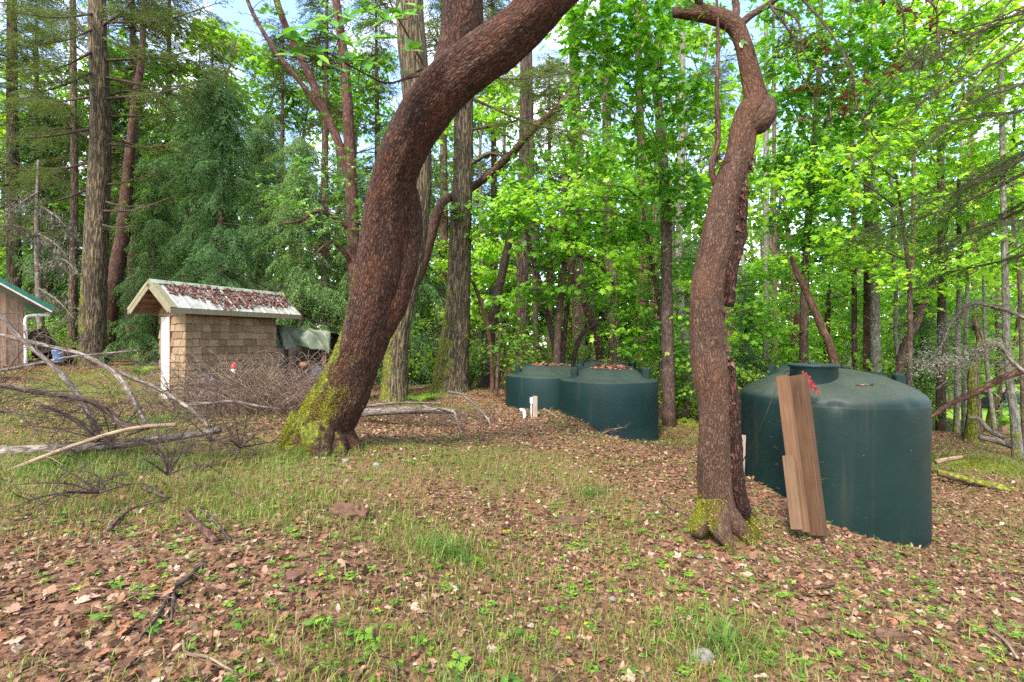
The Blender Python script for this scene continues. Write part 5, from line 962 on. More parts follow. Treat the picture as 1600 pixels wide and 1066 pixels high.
for sd in (1, -1):
    pt = slope(sd); n = 9; du = (SL+OF+OB)/n
    for i in range(n):    # ribbed metal sheets
        u0 = -OF+i*du; g = Geo(); prof_ = [(0, .006), (.012, .03), (.035, .03), (.047, .006), (du*.5-.02, .006), (du*.5-.01, .012), (du*.5+.01, .012), (du*.5+.02, .006), (du-.004, .006)]
        V = [pt(u0+x, .0, h) for x, h in prof_]+[pt(u0+x, 1.03, h) for x, h in prof_]; k = np.arange(8); g.add(np.array(V), np.stack([k, k+1, k+10, k+9], 1)); o = obj('roof_sheet', g, 'roof_metal', deck, C0, False)
    g = Geo()
    V = [pt(-OF-.03, 1.0, -.002), pt(SL+OB+.02, 1.0, -.002)]; d3 = unit(-W2*sd); 
    V4 = [V[0], V[1], V[1]+d3*.03, V[0]+d3*.03]; g.add(np.array(V4+[v-A(0, 0, .115) for v in V4]), [[0, 1, 2, 3], [7, 6, 5, 4], [3, 2, 6, 7], [0, 4, 5, 1], [0, 3, 7, 4], [1, 5, 6, 2]]); obj('fascia', g, 'trim_wood', deck, C0, False)
    for u_ in (-OF, SL+OB):
        e = -1 if u_ < 0 else 1; V = [pt(u_, -.01, .012), pt(u_, 1.04, .012), pt(u_, 1.04, -.12), pt(u_, -.01, -.12)]; V2 = [v+U2*e*.028 for v in V]; g = Geo(); g.add(np.array(V+V2), [[0, 1, 2, 3], [7, 6, 5, 4], [0, 4, 5, 1], [1, 5, 6, 2], [2, 6, 7, 3], [3, 7, 4, 0]]); obj('rake_trim', g, 'trim_wood', deck, C0, False)
        if e < 0:
            g = Geo(); V = [pt(u_-.03, -.01, .034), pt(u_-.03, 1.04, .034), pt(u_+.10, 1.04, .034), pt(u_+.10, -.01, .034)]; V2 = [pt(u_-.034, -.01, -.03), pt(u_-.034, 1.04, -.03)]; g.add(np.array(V+V2), [[0, 1, 2, 3], [0, 4, 5, 1]]); obj('rake_flashing', g, 'trim_wood', deck, C0, False)
    for i in range(5):     # purlins seen under the gable overhang
        s = .18+.19*i; V = [pt(-OF, s, -.031), pt(.0, s, -.031), pt(.0, s+.10, -.031), pt(-OF, s+.10, -.031)]; V2 = [pt(-OF, s, -.055), pt(.0, s, -.055), pt(.0, s+.10, -.055), pt(-OF, s+.10, -.055)]; g = Geo(); g.add(np.array(V+V2), [[0, 1, 2, 3], [7, 6, 5, 4], [0, 4, 5, 1], [1, 5, 6, 2], [2, 6, 7, 3], [3, 7, 4, 0]]); obj('purlin', g, 'soffit_wood', deck, C0, False)
g = Geo(); p1, p2 = slope(1), slope(-1); V = [p1(-OF-.04, .13, .036), p1(-OF-.04, 0, .05), p2(-OF-.04, .13, .036), p1(SL+OB+.03, .13, .036), p1(SL+OB+.03, 0, .05), p2(SL+OB+.03, .13, .036)]; g.add(np.array(V), [[0, 3, 4, 1], [1, 4, 5, 2]]); obj('ridge_cap', g, 'ridge_metal', deck, C0, False)
# brown leaves and needles drifted over the metal
r = RNG(103); pt = slope(1); n = 3600; uu = r.random(n)*(SL+OF+OB-.25)-OF+.22; ss = r.random(n)*.95+.03
dn = fbm(np.stack([uu*2.2, ss*3.0, uu*0], 1), 3)+.37-.58*ss+.15*np.sin(uu*1.4); keep = dn > .0; uu, ss = uu[keep], ss[keep]; n = len(uu); pos = np.array([pt(a, b_,   .010+.02*r.random()) for a, b_ in zip(uu, ss)]); nn = unit(A(0, 0, 1)*run+(-W2)*(RD-EV)); g = Geo()
g.add(*place(*OVAL_DRY, pos, r.normal(size=(n, 3)), r.normal(size=(n, 3))*.35+nn, .05+.05*r.random(n))); o = obj('roof_leaves', g, 'dry_leaf', deck, C0, False); o['kind'] = 'stuff'
leafmat('roof_litter', [(0., (.05, .025, .016)), (.4, (.12, .06, .038)), (.8, (.19, .10, .065)), (1., (.28, .18, .12))], 0, 1, .7, .25, 0); o.data.materials[0] = M['roof_litter']

# ------------------------------------------------------------------ tarp shelter behind the shed
sb_ = GX(-4.95, 13.75); sh2 = thing('tarp_shelter', sb_, 'open wooden shelter with dark inside at the far end of the shed', 'shelter')
def hbox(name, a, e, z0, z1, th_, mat): 
    a, e = np.asarray(a, float), np.asarray(e, float); d = e-a; L = np.hypot(*d); g = Geo(); g.box(A((a[0]+e[0])/2, (a[1]+e[1])/2, (z0+z1)/2), (L, th_, z1-z0), rotz(math.atan2(d[1], d[0]))); return obj(name, g, mat, sh2, sb_, False)
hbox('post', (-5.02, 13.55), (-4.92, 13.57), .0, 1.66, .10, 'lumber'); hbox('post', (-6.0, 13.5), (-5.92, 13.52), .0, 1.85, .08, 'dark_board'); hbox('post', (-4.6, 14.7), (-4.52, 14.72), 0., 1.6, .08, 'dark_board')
for i in range(12): x0 = -7.4+i*.24; hbox('wall_board', (x0, 14.78), (x0+.228, 14.78), -.1, 1.75, .025, 'dark_board')  # back boards coloured near black, the shelter's inner shade put into them
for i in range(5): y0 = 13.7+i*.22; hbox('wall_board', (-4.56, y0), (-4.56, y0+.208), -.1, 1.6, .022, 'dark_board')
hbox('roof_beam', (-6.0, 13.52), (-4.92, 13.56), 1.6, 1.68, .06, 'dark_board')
g = Geo(); na, nb = 60, 44; U_, W_ = np.meshgrid(np.linspace(0, 1, na), np.linspace(0, 1, nb), indexing='ij')
tl, trr = A(-6.35, 13.36, 2.0), A(-4.76, 13.44, 1.80); bl_, brr = A(-6.3, 14.85, 1.9), A(-4.55, 14.75, 1.66)
top = (1-U_)[..., None]*tl+U_[..., None]*trr; back = (1-U_)[..., None]*bl_+U_[..., None]*brr
hang = np.clip((.42-W_)/.42, 0, 1); over = np.clip((W_-.42)/.58, 0, 1)
p = top+(back-top)*over[..., None]; p[..., 2] -= hang*(.50+.06*np.sin(U_*7)+.10*np.exp(-(U_/.12)**2)*0); p[..., 1] -= .07*np.sin(np.minimum(hang*3, 1.57))
fold = np.sin(U_*26+W_*9+3*np.sin(U_*5))*.03*np.clip(hang*1.6, .1, 1)+.09*fbm(np.stack([U_*7+W_*3, W_*4, U_*0], -1), 3); p[..., 1] += fold*2.2; p[..., 2] += fold*.9+.07*np.exp(-((U_-.66)/.05)**2)*(1-over)*(1-hang)+.05*np.sin(U_*9)*(1-hang)
p[..., 0] += .04*fbm(np.stack([U_*5, W_*6, U_*0+3], -1), 3); i = (np.arange(na-1)[:, None]*nb+np.arange(nb-1)).ravel(); g.add(p, np.stack([i, i+1, i+nb+1, i+nb], 1)); o = obj('tarpaulin', g, 'tarp', None, p[0, 0]); md = o.modifiers.new('thick', 'SOLIDIFY'); md.thickness = .006; tag(o, 'wrinkled green tarpaulin draped over the shelter beside the shed', 'tarpaulin')
def lump(name, c, rad, mat, label, cat, seed, parent=None, amp=.25, fq=1.6):
    import bmesh
    bm = bmesh.new(); bmesh.ops.create_icosphere(bm, subdivisions=4, radius=1); V = np.array([v.co[:] for v in bm.verts]); V = V*(1+amp*2*fbm(V*fq+seed, 4))[:, None]*np.asarray(rad)
    for v, q in zip(bm.verts, V): v.co = q
    for f in bm.faces: f.smooth = True
    me = bpy.data.meshes.new(name); bm.to_mesh(me); bm.free(); me.materials.append(M[mat]); o = bpy.data.objects.new(name, me); C.objects.link(o); o.location = c
    if parent: o.parent = parent
    return tag(o, label, cat) if label else o
lump('bag', P(497, 583, 13.2)-A(0, 0, .1), (.30, .25, .28), 'navy_cloth', 'dark navy cloth bag under the tarpaulin beside the wooden post', 'bag', 3)
lump('bag', P(455, 600, 13.2)-A(0, 0, .12), (.42, .25, .26), 'black_cloth', 'black bundle on the ground under the left of the tarpaulin', 'bag', 5)
lump('leather_ball', P(474, 570, 13.0), (.10, .09, .075), 'brown_leather', 'reddish brown rounded thing on top of the dark bundle', 'ball', 7, amp=.12)

# things leaning on the shed wall
cb = GX(-6.30, 10.95); t = thing('folding_chair', cb, 'folded black and blue camp chair leaning on the shed wall', 'chair')
g = Geo(); g.add([P(309, 586, 10.8), P(322, 576, 10.75), P(333, 592, 10.7), P(331, 612, 10.7), P(318, 604, 10.75), P(306, 597, 10.8)], [[0, 1, 2, 4], [0, 4, 5, 5][:4]][:1]); g.add([P(309, 586, 10.8), P(318, 604, 10.75), P(306, 597, 10.8)], [[0, 1, 2]]); g.add([P(333, 592, 10.7), P(331, 612, 10.7), P(318, 604, 10.75)], [[0, 1, 2]])
o = obj('back_panel', g, 'black_cloth', t, cb, False); md = o.modifiers.new('thick', 'SOLIDIFY'); md.thickness = .03
g = Geo(); g.add([P(336, 592, 10.9), P(366, 590, 11.3), P(368, 598, 11.3), P(356, 606, 11.0), P(338, 600, 10.8)], [[0, 1, 2, 3]]); g.add([P(336, 592, 10.9), P(356, 606, 11.0), P(338, 600, 10.8)], [[0, 1, 2]]); o = obj('seat', g, 'black_cloth', t, cb, False); md = o.modifiers.new('thick', 'SOLIDIFY'); md.thickness = .03
g = Geo(); addtube(g, np.array([P(331, 588, 10.7), P(335, 600, 10.65), P(336, 612, 10.62), P(332, 622, 10.6)]), [.02, .022, .024, .02], 8, n=14); obj('strap', g, 'blue_cloth', t, cb)
g = Geo(); addtube(g, np.array([P(334, 583, 10.9), P(345, 578, 11.0), P(356, 577, 11.05), P(362, 582, 11.1), P(368, 590, 11.1)]), .017, 8, n=20); obj('arm_rest', g, 'black_plastic', t, cb)
for a, e in (((306, 596, 10.8), (334, 628, 10.7)), ((334, 590, 10.8), (318, 630, 10.6)), ((362, 582, 11.1), (345, 630, 10.8)), ((366, 596, 11.2), (338, 632, 10.7))):
    g = Geo(); addtube(g, np.array([P(*a), P(*e)]), .011, 8); obj('leg', g, 'black_plastic', t, cb)
lump('plastic_bag', P(316, 614, 10.55)-A(0, 0, .03), (.07, .06, .08), 'white_plastic', 'small crumpled white plastic bag below the folded chair', 'bag', 9)
eb = P(365, 584, 11.25); t = thing('fire_extinguisher', eb, 'small red and white canister held against the shed wall', 'canister')
g = Geo(); g.lathe([(0, -.02), (.035, -.02), (.05, .0), (.055, .06), (.055, .1), (.054, .101)], 20); obj('lower_body', g, 'white_plastic', t); g = Geo(); g.lathe([(.056, .101), (.057, .15), (.052, .19), (.03, .215), (.016, .225), (.016, .25), (0, .25)], 20); obj('upper_body', g, 'red_plastic', t)
g = Geo(); addtube(g, np.array([[0, 0, .25], [-.05, -.01, .262], [-.10, -.01, .25]]), .011, 6); obj('handle', g, 'black_plastic', t)

# ------------------------------------------------------------------ board house at the far left, firewood heap, bucket
gR = unit(A(-.67, -.74, 0)); gN = A(-gR[1], gR[0], 0)*1.; gN = gN if np.dot(gN, A(14.2, -15.8, 0)) > 0 else -gN; E_ = P(81, 487, 15.8); HB = A(E_[0], E_[1], .85)+gR*.6-gN*.5
house = thing('house', HB, 'brown board house with green edged roof at the left edge', 'house'); RH = np.stack([gR, gN, A(0, 0, 1)], 1); sl = .69
for i in range(16):
    w_ = .125; t0 = i*w_; zt = E_[2]+sl*(.6+t0)-.12; g = Geo(); c_ = HB+gR*(t0+w_/2)+gN*(.012*(i % 2)); g.box(A(c_[0], c_[1], (.4+zt)/2), (w_-.006, .03, zt-.4), RH); obj('wall_board', g, 'barn_board', house, HB, False)
g = Geo(); c_ = HB-gN*2.; g.box(A(c_[0], c_[1], 1.45), (.04, 3.9, 2.1), RH); obj('side_wall', g, 'barn_board', house, HB, False)
def rbeam(name, lo, hi, n0, n1, mat, L=4.2):
    a = E_-gR*.0; e = E_+gR*L+A(0, 0, sl*L); nv = unit(A(0, 0, 1)-gR*sl); g = Geo(); V = [a+nv*lo, e+nv*lo, e+nv*hi, a+nv*hi]; V1 = [v-gN*n0 for v in V]+[v-gN*n1 for v in V]; g.add(np.array(V1), [[0, 1, 2, 3], [7, 6, 5, 4], [0, 4, 5, 1], [1, 5, 6, 2], [2, 6, 7, 3], [3, 7, 4, 0]]); return obj(name, g, mat, house, HB, False)
rbeam('roof_trim', .02, .14, -.03, .0, 'green_trim'); rbeam('roof', .06, .13, .002, 4.2, 'green_trim'); rbeam('white_edge', -.03, .017, -.025, .02, 'white_paint'); rbeam('soffit', -.03, .055, .025, .52, 'soffit_wood'); 
dz_ = E_[2]-.10; d0, d1 = E_-gN*.35, HB+gN*.06-gR*.05; g = Geo(); addtube(g, np.array([A(d0[0], d0[1], dz_), A(*(d0*.3+d1*.7)[:2], dz_-.02), A(d1[0], d1[1], dz_-.12), A(d1[0], d1[1], dz_-.6), A(d1[0], d1[1], 1.3), A(d1[0], d1[1], .75)]), .05, 10, n=40); obj('downspout', g, 'white_paint', house, HB)
wb = GX(-14.4, 17.6); heap_t = thing('firewood_stack', wb, 'firewood heap under a mossy sloping board cover beside the house', 'firewood'); 
c1, c2, c3, c4 = P(42, 520, 17.2), P(68, 512, 18.2), P(90, 546, 17.0), P(58, 552, 16.6)
for i in range(6):
    f0, f1 = i/6, (i+.94)/6; q = lambda f, s: (c1+(c4-c1)*f)*(1-s)+(c2+(c3-c2)*f)*s; V = [q(f0, 0), q(f0, 1), q(f1, 1), q(f1, 0)]; g = Geo(); g.add(np.array(V+[v-A(0, 0, .04) for v in V]), [[0, 1, 2, 3], [7, 6, 5, 4], [0, 4, 5, 1], [1, 5, 6, 2], [2, 6, 7, 3], [3, 7, 4, 0]]); obj('cover_board', g, 'soffit_wood', heap_t, wb, False)
for e, f in ((c2, c3), (c1, c4)): g = Geo(); addtube(g, np.array([e+A(0, -.02, .03), f+A(0, -.02, .03)]), .055, 8, n=12, amp=.1); obj('edge_pole', g, 'mossy_log', heap_t, wb)
r = RNG(107)
for i in range(34):
    px, py = 50+62*r.random(), 556+14*r.random()-.0; d = 16.9+.8*r.random(); py -= max(0, 16*r.random()-abs(px-80)*.25); c_ = P(px, py, d); a_ = r.random()*.8-.4; g = Geo(); h_ = A(math.sin(a_), .6, .1*r.normal())*.2; addtube(g, np.array([c_-h_, c_+h_]), .06+.03*r.random(), 7, amp=.1, n=4); obj('log', g, 'bark_chunk' if r.random() < .7 else 'dead_pale', heap_t, wb)
k0 = P(92, 566, 16.2); t = thing('bucket', k0, 'pale blue plastic bucket in front of the firewood heap', 'bucket'); g = Geo(); g.lathe([(0, 0), (.13, 0), (.135, .01), (.165, .36), (.175, .365), (.175, .385), (.16, .385), (.155, .3), (.125, .02), (0, .02)], 32); obj('body', g, 'blue_bucket', t); g = Geo(); aa = np.linspace(0, math.pi, 14); addtube(g, np.stack([np.cos(aa)*.18, -.12*np.sin(aa)-.02, .36-.10*np.sin(aa)], 1), .005, 5); obj('handle', g, 'white_plastic', t)

# ------------------------------------------------------------------ fallen branches and brush
def fallen(name, label, rows, w0, w1, mat, seed, twigs=8, L=.5, cat='branch', group=None, up=.3, amp=.05, seg=9):
    pth = np.array([P(*q) for q in rows]); g = Geo(); d = np.mean([q[2] for q in rows]); base = pth[0].copy()
    addtube(g, pth, np.linspace(w0, w1, len(pth))*d/FPX/2, seg, n=14*len(pth), amp=amp, freq=7, seed=seed)
    t = thing(name, base, label, cat, group); obj('stem', g, mat, t, base)
    if twigs: g = Geo(); bare_limbs(g, RNG(seed), pth, .01, twigs, L, up, .1, 3, .006); obj('twigs', g, mat, t, base)['kind'] = 'stuff'
    return t
GF = 'fallen branches at the left'
fallen('fallen_branch', 'stout grey branch propped from the left edge down to the log', [(-40, 470, 6.6), (0, 494, 6.5), (34, 530, 6.5), (86, 575, 6.45), (124, 620, 6.4), (143, 655, 6.35), (156, 688, 6.3)], 6, 9, 'dead_grey', 31, 16, .5, group=GF)
fallen('fallen_branch', 'long pale grey branch bending steeply down by the shed door', [(-40, 512, 7.2), (0, 523, 7.1), (75, 541, 7.0), (124, 553, 6.9), (169, 575, 6.75), (195, 601, 6.6), (212, 632, 6.45), (232, 668, 6.3)], 6, 8, 'dead_grey', 32, 12, .5, group=GF)
fallen('fallen_branch', 'pale branch running right across the foot of the shed door', [(165, 572, 6.8), (205, 590, 6.9), (245, 606, 6.95), (293, 636, 6.9), (328, 668, 6.8)], 6, 7, 'dead_grey', 33, 10, .45, group=GF)
fallen('fallen_branch', 'dark red branch sweeping in low from the left edge', [(-40, 596, 5.9), (0, 602, 5.9), (60, 613, 5.95), (131, 624, 6.0), (169, 643, 6.1), (193, 664, 6.1), (232, 668, 6.1)], 7, 9, 'dead_dark', 34, 16, .5, group=GF)
fallen('fallen_branch', 'thin dark branch arching below the dark red branch', [(55, 630, 6.2), (95, 645, 6.2), (128, 665, 6.1), (152, 690, 6.1)], 5, 6, 'dead_dark', 35, 10, .4, group=GF)
fallen('fallen_pole', 'bark stripped tan pole lying across the grass at the left', [(-30, 751, 5.6), (0, 741, 5.6), (94, 704, 5.75), (169, 679, 5.9), (225, 667, 6.02), (275, 664, 6.15)], 6, 7, 'dead_pale', 36, 3, .3, 'pole', group=GF)
fallen('fallen_log', 'weathered whitish log lying at the left edge behind the tan pole', [(-60, 712, 6.3), (40, 705, 6.35), (130, 700, 6.4), (240, 688, 6.5), (345, 672, 6.7)], 20, 10, 'dead_grey', 37, 8, .4, 'log', amp=.18, seg=16, group=GF)
fallen('fallen_branch', 'slim grey branch lying level across the ground toward the shed', [(-30, 585, 9.0), (40, 572, 9.0), (110, 558, 9.1), (160, 553, 9.2), (215, 548, 9.3)], 5, 3, 'dead_grey', 38, 10, .4, group=GF)
fallen('fallen_branch', 'white branch lying along the foot of the brush heap', [(296, 632, 8.9), (330, 630, 8.9), (368, 628, 9.0), (400, 634, 9.0), (440, 640, 9.1)], 6, 3, 'dead_grey', 39, 6, .4, group=GF)
fallen('fallen_log', 'pale log lying behind the leaning arbutus to the straight fir', [(556, 645, 9.6), (610, 642, 9.7), (660, 641, 9.8), (710, 643, 10)], 14, 9, 'dead_grey', 40, 8, .4, 'log', amp=.15)
fallen('fallen_branch', 'thin white pole lying just above the pale log', [(560, 636, 9.9), (620, 630, 9.9), (690, 630, 9.9)], 5, 3, 'dead_grey', 41, 4, .3)
fallen('fallen_branch', 'curved bare twig arching down left of the far tanks', [(700, 612, 10.8), (722, 617, 10.7), (745, 635, 10.6), (762, 655, 10.4), (770, 675, 10.2)], 4, 2.5, 'dead_grey', 42, 8, .35)
fallen('fallen_branch', 'forked bare twig dipping toward the grass before the straight fir', [(660, 635, 9.9), (705, 642, 9.8), (714, 656, 9.6), (722, 682, 9.3)], 3.5, 2.5, 'dead_grey', 43, 8, .35)
def twig_fan(name, label, root, tips, mat, seed, w=.012, cat='twigs', group=None, sub=6, L=.25):
    r = RNG(seed); g = Geo(); a = P(*root)
    for q in tips:
        e = P(*q); m = (a+e)/2+r.normal(size=3)*.05*np.linalg.norm(e-a)+A(0, 0, .06*np.linalg.norm(e-a)); pth = crom(np.array([a, m, e]), 12); addtube(g, pth, np.linspace(w, w*.3, 12), 6, amp=.15, freq=20, seed=seed); bare_limbs(g, r, pth, .004, sub, L, .2, .25, 3, w*.35)
    return tag(obj(name, g, mat, None, a), label, cat, group)
twig_fan('dead_twigs', 'dark forked twigs standing up before the whitish log', (262, 742, 5.1), [(246, 660, 5.2), (258, 655, 5.3), (296, 662, 5.2), (235, 690, 5.0), (310, 690, 5.2), (222, 715, 4.9), (330, 725, 5.1)], 'dead_dark', 51)
twig_fan('dead_twigs', 'dark twigs spreading low over the grass at the left', (155, 770, 4.6), [(88, 728, 4.6), (10, 758, 4.4), (120, 735, 4.8), (190, 740, 4.8), (60, 790, 4.3), (225, 755, 4.8), (0, 800, 4.2)], 'dead_dark', 52)
twig_fan('dead_twigs', 'tangle of dark twigs in front of the brush heap', (375, 700, 6.6), [(365, 640, 6.7), (385, 650, 6.8), (345, 655, 6.6), (410, 672, 6.7), (355, 690, 6.3), (430, 690, 6.8), (362, 720, 6.0)], 'dead_dark', 53, .014)
twig_fan('dead_twigs', 'wide tangle of thin dark twigs over the whitish log', (175, 690, 6.2), [(60, 640, 6.2), (95, 610, 6.3), (150, 600, 6.4), (215, 610, 6.4), (255, 630, 6.4), (280, 600, 6.6), (20, 660, 6.0), (110, 720, 5.8), (60, 700, 5.9), (250, 700, 6.2), (300, 650, 6.5)], 'dead_dark', 54, .010, sub=12, L=.4)
twig_fan('dead_twigs', 'thin dark twigs trailing in from the left edge above the grass', (-30, 640, 5.6), [(90, 600, 5.8), (60, 570, 5.8), (120, 660, 5.7), (70, 690, 5.5), (130, 630, 5.9), (40, 540, 5.9)], 'dead_dark', 55, .009, sub=12, L=.4)
twig_fan('dead_twigs', 'dark twig tangle between the log end and the leaning arbutus', (330, 690, 6.6), [(270, 650, 6.6), (300, 620, 6.8), (350, 630, 6.8), (400, 650, 6.9), (430, 670, 7.0), (290, 700, 6.4), (400, 705, 6.6), (320, 740, 6.0)], 'dead_dark', 56, .009, sub=12, L=.35)
# brush heap before the shed: hundreds of thin arching twigs
r = RNG(55); g = Geo(); hb_ = GX(-4.75, 9.9)
for i in range(760):
    a0 = r.random()*6.283; R0 = .3+1.0*r.random(); c_ = GX(-4.95+.72*r.normal(), 9.9+.35*r.normal()); L = .6+1.25*r.random(); el = .25+.8*r.random(); d = A(math.cos(a0)*math.cos(el), math.sin(a0)*math.cos(el)*.5, math.sin(el))
    pth = np.array([c_, c_+d*L*.5, c_+d*L*.85+A(d[0], d[1], -.2)*L*.15, c_+d*L+A(d[0], d[1], -.9)*L*.28]); addtube(g, pth, np.array([.0055, .0045, .003, .0015])*(.6+.8*r.random()), 4, n=9, cap=False)
    if i % 2: s = pth[1]; e = s+unit(d+r.normal(size=3)*.6)*L*.4; addtube(g, np.array([s, (s+e)/2+A(0, 0, .03), e]), [.003, .002, .001], 3, cap=False)
bh = thing('brush_heap', hb_, 'heap of pale arching dead twigs in front of the shed', 'brush'); obj('twigs', g, 'brush_twig', bh, hb_)['kind'] = 'stuff'
r = RNG(56); g = Geo(); hb2 = GX(-1.6, 10.4)
for i in range(300):
    px = 590+180*r.random(); d = 10.2+1.6*r.random(); c_ = G(px, d); a0 = r.random()*6.283; L = .25+.5*r.random(); el = .1+.5*r.random(); dd = A(math.cos(a0)*math.cos(el), math.sin(a0)*math.cos(el), math.sin(el)*.7); addtube(g, np.array([c_, c_+dd*L*.6+A(0, 0, .03), c_+dd*L+A(0, 0, -.1*L)]), np.array([.006, .004, .0015]), 4, n=5, cap=False)
bh = thing('brush_heap', hb2, 'low brown heap of dead twigs before the straight fir', 'brush'); obj('twigs', g, 'brush_twig', bh, hb2)['kind'] = 'stuff'
# right side
fallen('fallen_branch', 'red barked fallen limb slanting up across the right edge', [(1455, 652, 9.6), (1480, 634, 9.6), (1520, 616, 9.5), (1560, 594, 9.4), (1600, 578, 9.3), (1660, 555, 9.2)], 7, 12, 'arbutus_red', 61, 14, .5, amp=.22)
tL = fallen('fallen_branch', 'dead lichen crusted branch reaching left at the right edge', [(1640, 605, 9.0), (1590, 574, 9.0), (1556, 537, 9.0), (1520, 556, 9.0), (1480, 566, 9.0), (1440, 572, 9.0)], 8, 2, 'dead_grey', 62, 60, .55, up=-.1)
tL2 = fallen('fallen_branch', 'upper lichen crusted bough curving left at the right edge', [(1640, 520, 9.4), (1590, 492, 9.4), (1560, 482, 9.4), (1520, 475, 9.4), (1490, 500, 9.4), (1470, 540, 9.4), (1440, 575, 9.4)], 7, 2, 'dead_grey', 63, 50, .5, up=-.2)
for tt, rows, sd in ((tL, [(1590, 574, 9.0), (1556, 537, 9.0), (1520, 556, 9.0), (1480, 566, 9.0), (1440, 572, 9.0)], 1), (tL2, [(1560, 482, 9.4), (1520, 475, 9.4), (1490, 500, 9.4), (1470, 540, 9.4), (1440, 575, 9.4)], 2)):
    r = RNG(640+sd); cp = crom(np.array([P(*q) for q in rows]), 80); n = 1800; f = r.random(n)**.7; p = cp[(f*79).astype(int)]+r.normal(size=(n, 3))*A(.16, .12, .16)*f[:, None]; gl = Geo(); gl.add(*place(np.array([[0, -.2, 0], [0, .2, 0], [1, 0, .3]]), np.array([[0, 1, 2]]), p, r.normal(size=(n, 3)), r.normal(size=(n, 3)), .02+.035*r.random(n))); o = obj('lichen', gl, 'lichen_tuft', tt, np.array(tt.location), False); o['kind'] = 'stuff'
fallen('fallen_log', 'mossy log lying low across the right edge', [(1465, 738, 9.0), (1510, 750, 8.8), (1560, 762, 8.6), (1640, 790, 8.3)], 10, 15, 'mossy_log', 64, 3, .3, 'log', amp=.15)
fallen('fallen_log', 'grey log lying before the bright lawn at the right', [(1530, 683, 12), (1560, 690, 11.9), (1590, 700, 11.8), (1620, 706, 11.7)], 8, 10, 'dead_grey', 65, 0, cat='log')
fallen('fallen_branch', 'bent dark branch arching to ground by the mossy broken trunk', [(1512, 652, 12.2), (1530, 655, 12.1), (1545, 672, 12), (1568, 684, 12)], 5, 7, 'dead_grey', 66, 3, .3)
fallen('fallen_branch', 'tan stick lying on the leaves right of the domed tank', [(1462, 722, 9.4), (1480, 718, 9.4), (1503, 714, 9.4)], 8, 5, 'dead_pale', 67, 2, .3)
fallen('fallen_branch', 'thin bare twig arching across the left foot of the far tanks', [(852, 640, 11.2), (868, 650, 11), (880, 656, 10.9)], 3, 2, 'brush_twig', 68, 8, .2)
fallen('fallen_branch', 'bare twig spray leaning on the front of the nearest far tank', [(935, 680, 10.4), (955, 672, 10.4), (975, 668, 10.5)], 3, 1.5, 'brush_twig', 69, 12, .2)
# mossy hummocks right of the tank
for i, (px, d, sx, lab) in enumerate(((1500, 11.0, 1.0, 'mossy green hummock right of the domed tank'), (1545, 10.2, .8, 'smaller mossy hummock nearer the right edge'), (1080, 13.5, .7, 'mossy hummock behind the curving arbutus'))):
    c_ = G(px, d); g = Geo(); aa, qq = np.meshgrid(np.linspace(0, 2*math.pi, 40)[:-1], np.linspace(0, 1, 14)); X_ = np.cos(aa)*qq*sx; Y_ = np.sin(aa)*qq*sx*.6; Z_ = .16*(1-qq**2)*(1+1.2*fbm(np.stack([X_*3, Y_*3, X_*0+i], -1), 3)); wx, wy = c_[0]+X_, c_[1]+Y_
    g.add(np.stack([wx, wy, gh(wx, wy)+Z_-.02], -1).reshape(-1, 3), [[a*39+b_, a*39+(b_+1) % 39, (a+1)*39+(b_+1) % 39, (a+1)*39+b_] for a in range(13) for b_ in range(39)]); g.C[0] = g.V[0]; t = thing('moss_mound', c_, lab, 'moss'); o = obj('mound', g, 'mossy_log', t, c_); moss_on(t, c_, o, 2500, 70+i, lambda c, n: 1.+0*c[:, 0], .05)
# ------------------------------------------------------------------ what lies and grows on the forest floor
TREES_ = ((bb[0], bb[1], .5), (sb[0], sb[1], .33), (NX, NY, 1.1), (2.25, 11.95, 1.13), (.95, 13.55, 1.13), (6.55, 10.0, 1.13))
def floor_pts(r, n, d0, d1, pw_=.4, wide=1.12):
    d = (d0**(pw_+1)+(d1**(pw_+1)-d0**(pw_+1))*r.random(n))**(1/(pw_+1)); x = (r.random(n)*2-1)*(d*wide*.93+1.2)
    ok = np.ones(n, bool)
    for cx, cy, rr in TREES_: ok &= (x-cx)**2+(d-cy)**2 > rr*rr
    v = (x-C0[0])*U2[0]+(d-C0[1])*U2[1]; w = (x-C0[0])*W2[0]+(d-C0[1])*W2[1]; ok &= ~((v > 0) & (v < SL) & (w > 0) & (w < SW))
    return x[ok], d[ok]
def green_mask(x, y):
    """where grass outgrows the litter"""
    m = 1.1*fbm(np.stack([x*.55, y*.55, x*0+3], -1), 3)+.5*fbm(np.stack([x*2.1, y*2.1, x*0+8], -1), 3)-.02
    px = 800+FPX*x/y
    for cx, cy, rx, ry, a in ((-4.6, 6.1, 2.4, 1.6, .8), (-.5, 4.4, 1.1, .8, .38), (1.3, 3.2, .9, .6, .4), (-.7, 7.4, 1.9, 1.0, .45), (.5, 6.2, 1.1, .9, .34), (-.8, 2.7, 1.2, .6, .3), (10., 9.8, 2.2, 1.6, .8), (-10, 12, 3.5, 3, .45), (-6, 8.5, 1.5, 1, .3), (-1.9, 11.8, .8, .7, .6),
                          (3.2, 4.2, 2.2, 1.2, -.35), (2.6, 7.5, 1.8, 2.2, -.5), (-2.6, 3.0, 1.0, .8, -.35), (1.2, 10.3, 2., 1.5, -.35), (-1, 10, 1.6, 1., -.2)):
        m = m+a*np.exp(-((x-cx)/rx)**2-((y-cy)/ry)**2)
    return m
r = RNG(701); x, y = floor_pts(r, 225000, 1.5, 17); gm = green_mask(x, y); k = r.random(len(x)) < np.clip(.95-1.9*gm, .22, 1); x, y = x[k], y[k]; n = len(x); z = gh(x, y)
